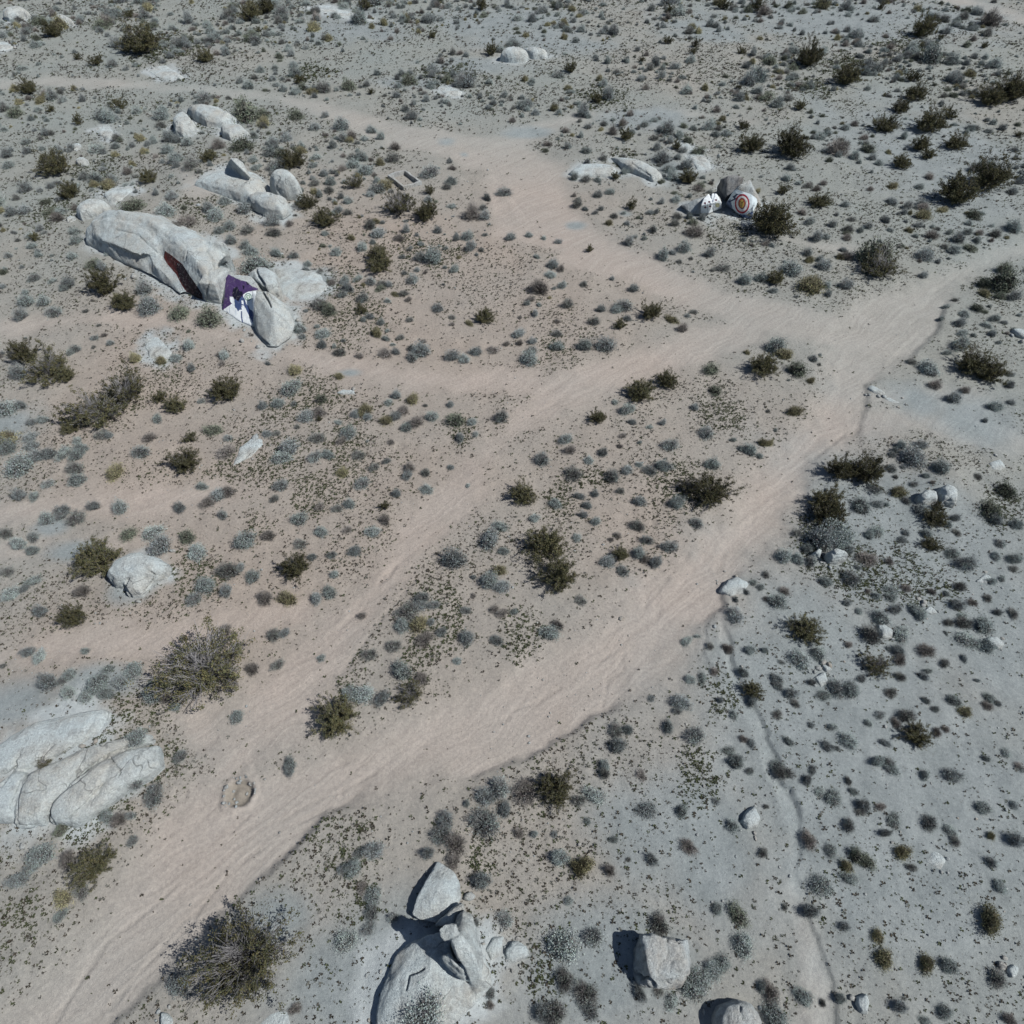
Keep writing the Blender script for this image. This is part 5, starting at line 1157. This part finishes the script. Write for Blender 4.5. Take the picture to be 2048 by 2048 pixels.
TAKEN = []           # (x, y, radius) footprints of plants already standing
NAMED = {(397, 1329): 'huge sprawling creosote bush with grey bare stems, left of the lower track', (477, 1912): 'huge creosote bush overhanging the lower wash bank, bottom left', (671, 1432): 'large dense creosote bush where the lower tracks meet', (1541, 435): 'big dark creosote bush touching the target-painted rock',
         (1424, 978): 'large creosote bush at the wash edge right of centre'}
def build_creosotes():
    items = [(p, 'C') for p in PLANTS['C']] + [(p, 'T') for p in PLANTS['T']]
    lab = place_labels([p for p, k in items if k == 'C'], 'dark olive creosote bush') + place_labels([p for p, k in items if k == 'T'], 'half-bare twiggy grey creosote bush')
    px, py, D = scales([p for p, k in items])
    D = D * np.where(np.array([p[2] for p, k in items]) > 80, 1.06, 1.26)
    hf = np.array([rp.uniform(0.92, 1.12) for _ in items])
    X, Y, _ = unproj_many(px, py, D * 0.62 * hf * 0.38)
    Z = terrain(X, Y)
    for i, ((p, k), label) in enumerate(zip(items, lab)):
        w = p[2]
        lib = TWIG_HI if k == 'T' else (CREO_XL if w > 110 else CREO_HI if w > 30 else CREO_LO)
        sm, lm = lib[rp.randrange(len(lib))]
        root = bpy.data.objects.new('creosote_bush', None); C.objects.link(root)
        root.location = (X[i], Y[i], Z[i] - 0.02); root.rotation_euler = (0, 0, rp.uniform(0, 6.28))
        root.scale = (D[i] * rp.uniform(0.92, 1.05), D[i] * rp.uniform(0.92, 1.05), D[i] * hf[i])
        for (qx, qy), nm in NAMED.items():
            if math.hypot(qx - p[0], qy - p[1]) < 16: label = nm
        tag(root, label, 'bush', 'creosote bushes across the desert')
        link('stems', sm, root); link('foliage', lm, root)
        TAKEN.append((X[i], Y[i], D[i] * 0.5))
build_creosotes()

SOURCE = {}         # one standing shrub of every shape
LOWSHRUBS = []      # smaller shrubs, joined into one ground-cover mesh
def build_shrubs():
    names = {'K': ('grey_shrub', 'rounded grey shrub', 'shrub', 'grey shrubs dotted over the desert'),
             'Y': ('straw_shrub', 'upright straw-coloured shrub', 'shrub', 'straw-coloured shrubs'),
             'G': ('green_shrub', 'dense dark green shrub', 'shrub', 'dark green shrubs')}
    for k in 'YGK':
        L = sorted(PLANTS[k], key=lambda p: -p[2])
        rest = L[300:] if k == 'K' else []
        L = L[:300] if k == 'K' else L
        nm, adj, cat, grp = names[k]
        labs = place_labels(L, adj)
        px, py, D = scales(L); D = D * 1.38
        X, Y, _ = unproj_many(px, py, D * 0.26); Z = terrain(X, Y)
        for i, lb in enumerate(labs):
            hf = rp.uniform(0.85, 1.15)
            o = link(nm, SH[k][i % len(SH[k])] if i < 16 else SH[k][rp.randrange(len(SH[k]))])
            SOURCE.setdefault(o.data.name, o)
            o.location = (X[i], Y[i], on_rock(X[i], Y[i], Z[i]) - 0.02); o.rotation_euler = (0, 0, rp.uniform(0, 6.28))
            o.scale = (D[i] * rp.uniform(0.78, 1.2), D[i] * rp.uniform(0.78, 1.2), D[i] * hf * rp.uniform(0.8, 1.15))
            tag(o, lb, cat, grp)
            TAKEN.append((X[i], Y[i], D[i] * 0.5))
        if rest:
            px, py, D = scales(rest); D = D * 1.33
            X, Y, _ = unproj_many(px, py, D * 0.2); Z = terrain(X, Y)
            for i in range(len(rest)):
                LOWSHRUBS.append((X[i], Y[i], Z[i], D[i], 0)); TAKEN.append((X[i], Y[i], D[i] * 0.5))
build_shrubs()

# ------------------------------------------------------------------ uncounted cover: small shrubs, herbs
def in_view_points(r, n, y0, y1, dens):
    """random ground points over the seen country, density falling off with distance"""
    ys = np.linspace(y0, y1, 400)
    half = (ys * CP + CAMH * SP) * 0.90 + 2
    pdf = half * dens(ys); cdf = np.cumsum(pdf); cdf /= cdf[-1]
    Y = np.interp(r.uniform(0, 1, n), cdf, ys)
    X = r.uniform(-1, 1, n) * ((Y * CP + CAMH * SP) * 0.90 + 2)
    return X, Y

def free_of_rocks(X, Y, grow=0.0):
    ok = np.ones(X.shape, bool)
    for b in ROCKCENTRES:
        c = b.mean(0); R = np.linalg.norm(b - c, axis=1).max() + 0.3
        m = np.hypot(X - c[0], Y - c[1]) < R
        if m.any():
            # hull test on the footprint
            pts = b[np.argsort(np.arctan2(b[:, 1] - c[1], b[:, 0] - c[0]))]
            ok[m] &= poly_sdf(X[m], Y[m], [tuple(p) for p in pts]) > grow
    return ok

def clear_of_taken(X, Y, r0, frac):
    T = np.array(TAKEN)
    ok = np.ones(X.shape, bool)
    for s in range(0, len(X), 4000):
        x = X[s:s + 4000, None]; y = Y[s:s + 4000, None]
        d = np.hypot(x - T[None, :, 0], y - T[None, :, 1])
        ok[s:s + 4000] = (d > T[None, :, 2] * frac + r0).all(1)
    return ok

def scatter_shrubs():
    r = np.random.default_rng(5)
    X, Y = in_view_points(r, 12500, 24, 135, lambda y: np.clip((y - 20) / 40, 0.05, 1.0))
    z, road, grit, wash, pit, rut = terrain(X, Y, True)
    dn = 0.10 + 0.90 * sstep(0.40, 0.60, fbm2(X * 0.15, Y * 0.15, 4, 51))
    keep = (r.uniform(0, 1, len(X)) < dn) & (road < 0.25 + 0.1 * r.uniform(0, 1, len(X)))
    keep &= free_of_rocks(X, Y, 0.0) & clear_of_taken(X, Y, 0.15, 0.85)
    X, Y, z = X[keep], Y[keep], z[keep]
    n = len(X)
    D = r.lognormal(math.log(0.50), 0.5, n) * (1 + 0.25 * sstep(50, 100, Y))
    k = r.choice(4, n, p=[0.62, 0.2, 0.10, 0.08])
    for i in range(n): LOWSHRUBS.append((X[i], Y[i], z[i], D[i], k[i]))
    # one ground-cover object: each point carries a copy of one of the shrub shapes already in the scene
    A = np.array(LOWSHRUBS)
    n = len(A)
    me = bpy.data.meshes.new('small_shrubs'); me.vertices.add(n); me.vertices.foreach_set('co', (A[:, :3] - np.array([0, 0, 0.02])).astype(np.float32).ravel())
    base = {0: 0, 1: 0, 2: 8, 3: 12}; cnt = {0: 8, 1: 8, 2: 4, 3: 4}
    vi = np.array([base[int(c)] + r.integers(0, cnt[int(c)]) for c in A[:, 4]], np.int32)
    at = me.attributes.new('variant', 'INT', 'POINT'); at.data.foreach_set('value', vi)
    rot = np.zeros((n, 3), np.float32); rot[:, 2] = r.uniform(0, 6.28, n)
    at = me.attributes.new('turn', 'FLOAT_VECTOR', 'POINT'); at.data.foreach_set('vector', rot.ravel())
    sc = A[:, 3:4] * np.stack([r.uniform(0.75, 1.3, n), r.uniform(0.75, 1.3, n), r.uniform(0.7, 1.3, n)], 1)
    at = me.attributes.new('size', 'FLOAT_VECTOR', 'POINT'); at.data.foreach_set('vector', sc.astype(np.float32).ravel())
    o = link('small_grey_shrubs', me)
    tag(o, 'countless small grey and green shrubs covering the desert flat', 'shrubs', kind='stuff')
    ng = bpy.data.node_groups.new('shrub_cover', 'GeometryNodeTree')
    ng.interface.new_socket('Geometry', in_out='INPUT', socket_type='NodeSocketGeometry')
    ng.interface.new_socket('Geometry', in_out='OUTPUT', socket_type='NodeSocketGeometry')
    gi = ng.nodes.new('NodeGroupInput'); go = ng.nodes.new('NodeGroupOutput')
    jn = ng.nodes.new('GeometryNodeJoinGeometry')
    sources = [SOURCE[m.name] for m in SH['K'] + SH['G'] + SH['Y']]
    for so in reversed(sources):                 # joined last to first, so instance 0 is the first source
        oi = ng.nodes.new('GeometryNodeObjectInfo'); oi.inputs['Object'].default_value = so; oi.inputs['As Instance'].default_value = True; oi.transform_space = 'ORIGINAL'
        ng.links.new(oi.outputs['Geometry'], jn.inputs[0])
    ip = ng.nodes.new('GeometryNodeInstanceOnPoints'); ip.inputs['Pick Instance'].default_value = True
    def attr(name, typ):
        q = ng.nodes.new('GeometryNodeInputNamedAttribute'); q.data_type = typ; q.inputs['Name'].default_value = name
        return q.outputs['Attribute']
    ng.links.new(gi.outputs[0], ip.inputs['Points']); ng.links.new(jn.outputs[0], ip.inputs['Instance'])
    ng.links.new(attr('variant', 'INT'), ip.inputs['Instance Index'])
    ng.links.new(attr('turn', 'FLOAT_VECTOR'), ip.inputs['Rotation'])
    ng.links.new(attr('size', 'FLOAT_VECTOR'), ip.inputs['Scale'])
    ng.links.new(ip.outputs[0], go.inputs[0])
    md = o.modifiers.new('cover', 'NODES'); md.node_group = ng

HERBS = [(880, 1240, 80), (330, 1510, 45), (250, 1440, 70), (60, 1820, 90), (700, 900, 70), (620, 1000, 70), (1700, 1140, 100), (1850, 1160, 90), (240, 790, 70), (330, 750, 50), (1440, 820, 60), (1130, 1010, 50),
         (1400, 1560, 60), (1050, 1280, 50), (740, 1800, 60), (960, 1740, 45), (860, 500, 80), (680, 570, 60), (400, 420, 50), (1480, 430, 40), (1250, 320, 40), (1960, 560, 60), (2000, 1000, 60), (1080, 1970, 60), (920, 860, 50),
         (450, 930, 60), (560, 920, 80), (610, 800, 80), (1100, 690, 60), (1180, 680, 40), (1680, 130, 80), (1620, 170, 60), (1820, 100, 80), (200, 330, 60), (620, 150, 60), (900, 150, 70), (1200, 200, 60), (700, 640, 90), (200, 1610, 70),
         (520, 1060, 60), (400, 1150, 70), (680, 1330, 60), (1350, 970, 60), (840, 1330, 60), (480, 1500, 40), (1660, 1070, 70), (700, 1720, 60), (640, 1660, 40), (1450, 1380, 50), (310, 1420, 50), (1180, 960, 40), (1460, 480, 60), (100, 420, 80), (330, 100, 90)]
def scatter_herbs():
    r = np.random.default_rng(9)
    X, Y = in_view_points(r, 760000, -4, 125, lambda y: 1.0 / np.clip(y, 22, 200) ** 1.25)
    z, road, grit, wash, pit, rut = terrain(X, Y, True)
    patch = sstep(0.44, 0.62, fbm2(X * 0.28, Y * 0.28, 4, 91))
    h = np.zeros_like(X)
    nz = (fbm2(X * 0.8, Y * 0.8, 3, 95) - 0.5)
    for a, b, rad in HERBS:
        hx, hy = flat(a, b); rr = rad / ppm(b)
        h = np.maximum(h, 1 - sstep(0.3, 1.15, np.hypot(X - hx, (Y - hy) * 0.8) / rr + nz * 1.6))
    dn = np.clip(0.14 * (1 - 0.5 * grit) + 0.46 * patch * (1 - 0.70 * grit) + 0.85 * h, 0, 1) * (1 - 0.975 * sstep(0.15, 0.7, road))
    keep = (r.uniform(0, 1, len(X)) < dn) & (pit < 0.1)
    X, Y, z, h, patch = X[keep], Y[keep], z[keep], h[keep], patch[keep]
    ok = free_of_rocks(X, Y, 0.02)
    X, Y, z, h, patch = X[ok], Y[ok], z[ok], h[ok], patch[ok]
    n = len(X)
    S = np.minimum(r.lognormal(math.log(0.018), 0.65, n) * (1 + 0.4 * h), 0.055) * (1 + 1.6 * sstep(20, 100, Y))
    hue = r.uniform(0, 1, (n, 1))
    green = np.array([[0.058, 0.068, 0.034]]); brown = np.array([[0.060, 0.052, 0.040]]); grey = np.array([[0.13, 0.13, 0.115]])
    gsel = (r.uniform(0, 1, (n, 1)) < 0.35 + 0.5 * h[:, None])
    col = np.where(gsel, green, np.where(hue < 0.75, brown, grey)) * r.uniform(0.65, 1.25, (n, 1))
    # each herb: three short blades rising from one point
    m = 3
    a = (np.arange(m) * 2 * math.pi / m)[None] + r.uniform(0, 6.28, (n, 1)) + r.normal(0, 0.35, (n, m))
    L = S[:, None] * r.uniform(0.6, 1.5, (n, m))
    up = r.uniform(0.3, 1.1, (n, m)) * S[:, None]
    ax, ay = np.cos(a) * L, np.sin(a) * L
    bx, by = -np.sin(a) * S[:, None] * 0.75, np.cos(a) * S[:, None] * 0.75
    P = np.stack([X, Y, z], 1)[:, None, :]
    v0 = P + np.stack([-ax * 0.1, -ay * 0.1, np.zeros_like(ax) - 0.004], -1)
    v1 = P + np.stack([ax + bx, ay + by, up], -1)
    v2 = P + np.stack([ax - bx, ay - by, up * 0.85], -1)
    V = np.stack([v0, v1, v2], 2).reshape(-1, 3)
    f = np.arange(n * m * 3).reshape(-1, 3)
    me = mesh_np('ground_herbs', V, f, M_LEAF, False, np.repeat(col, m * 3, 0))
    tag(link('ground_herbs', me), 'dry dark annual herbs speckling the sand between shrubs', 'herbs', kind='stuff')
def scatter_stones():
    r = np.random.default_rng(31)
    pts = []
    for b in ROCKCENTRES:                       # rubble shed round the outcrops
        c = b.mean(0); R = np.linalg.norm(b - c, axis=1).mean()
        k = int(6 + 7 * R)
        a = r.uniform(0, 6.28, k); q = R * (0.9 + np.abs(r.normal(0, 0.45, k)))
        pts.append(np.stack([c[0] + np.cos(a) * q, c[1] + np.sin(a) * q, r.lognormal(math.log(0.045), 0.6, k)], 1))
    X, Y = in_view_points(r, 5200, -3, 80, lambda y: 1.0 / np.clip(y, 15, 200) ** 1.2)
    m = fbm2(X * 0.2, Y * 0.2, 3, 17) > 0.47
    pts.append(np.stack([X[m], Y[m], r.lognormal(math.log(0.022), 0.5, m.sum())], 1))
    X0, Y0, R0, _ = PITW[0]
    a = r.uniform(0, 6.28, 26); q = R0 * r.normal(1.05, 0.14, 26)
    pts.append(np.stack([X0 + np.cos(a) * q, Y0 + np.sin(a) * q, r.lognormal(math.log(0.045), 0.35, 26)], 1))
    pts.append(np.stack([X0 + r.normal(0, R0 * 0.3, 5), Y0 + r.normal(0, R0 * 0.3, 5), np.full(5, 0.06)], 1))
    P = np.concatenate(pts); P = P[free_of_rocks(P[:, 0], P[:, 1], -0.02)]
    z = terrain(P[:, 0], P[:, 1])
    bm = bmesh.new(); bmesh.ops.create_icosphere(bm, subdivisions=1, radius=1)
    bv = np.array([tuple(v.co) for v in bm.verts]); bf = np.array([[v.index for v in f.verts] for f in bm.faces]); bm.free()
    n = len(P); k = len(bv)
    sc = P[:, 2:3][:, None] * r.uniform(0.6, 1.35, (n, 1, 3)) * np.array([1, 1, 0.75])
    V = (bv[None] * r.uniform(0.72, 1.2, (n, k, 1)) * sc) + np.stack([P[:, 0], P[:, 1], z + P[:, 2] * 0.25], 1)[:, None]
    f = (bf[None] + (np.arange(n) * k)[:, None, None]).reshape(-1, 3)
    me = mesh_np('loose_stones', V.reshape(-1, 3), f, M_ROCK2)
    tag(link('loose_stones', me), 'loose pale granite rubble and pebbles strewn over the sand', 'stones', kind='stuff')
scatter_shrubs()
scatter_herbs()
scatter_stones()
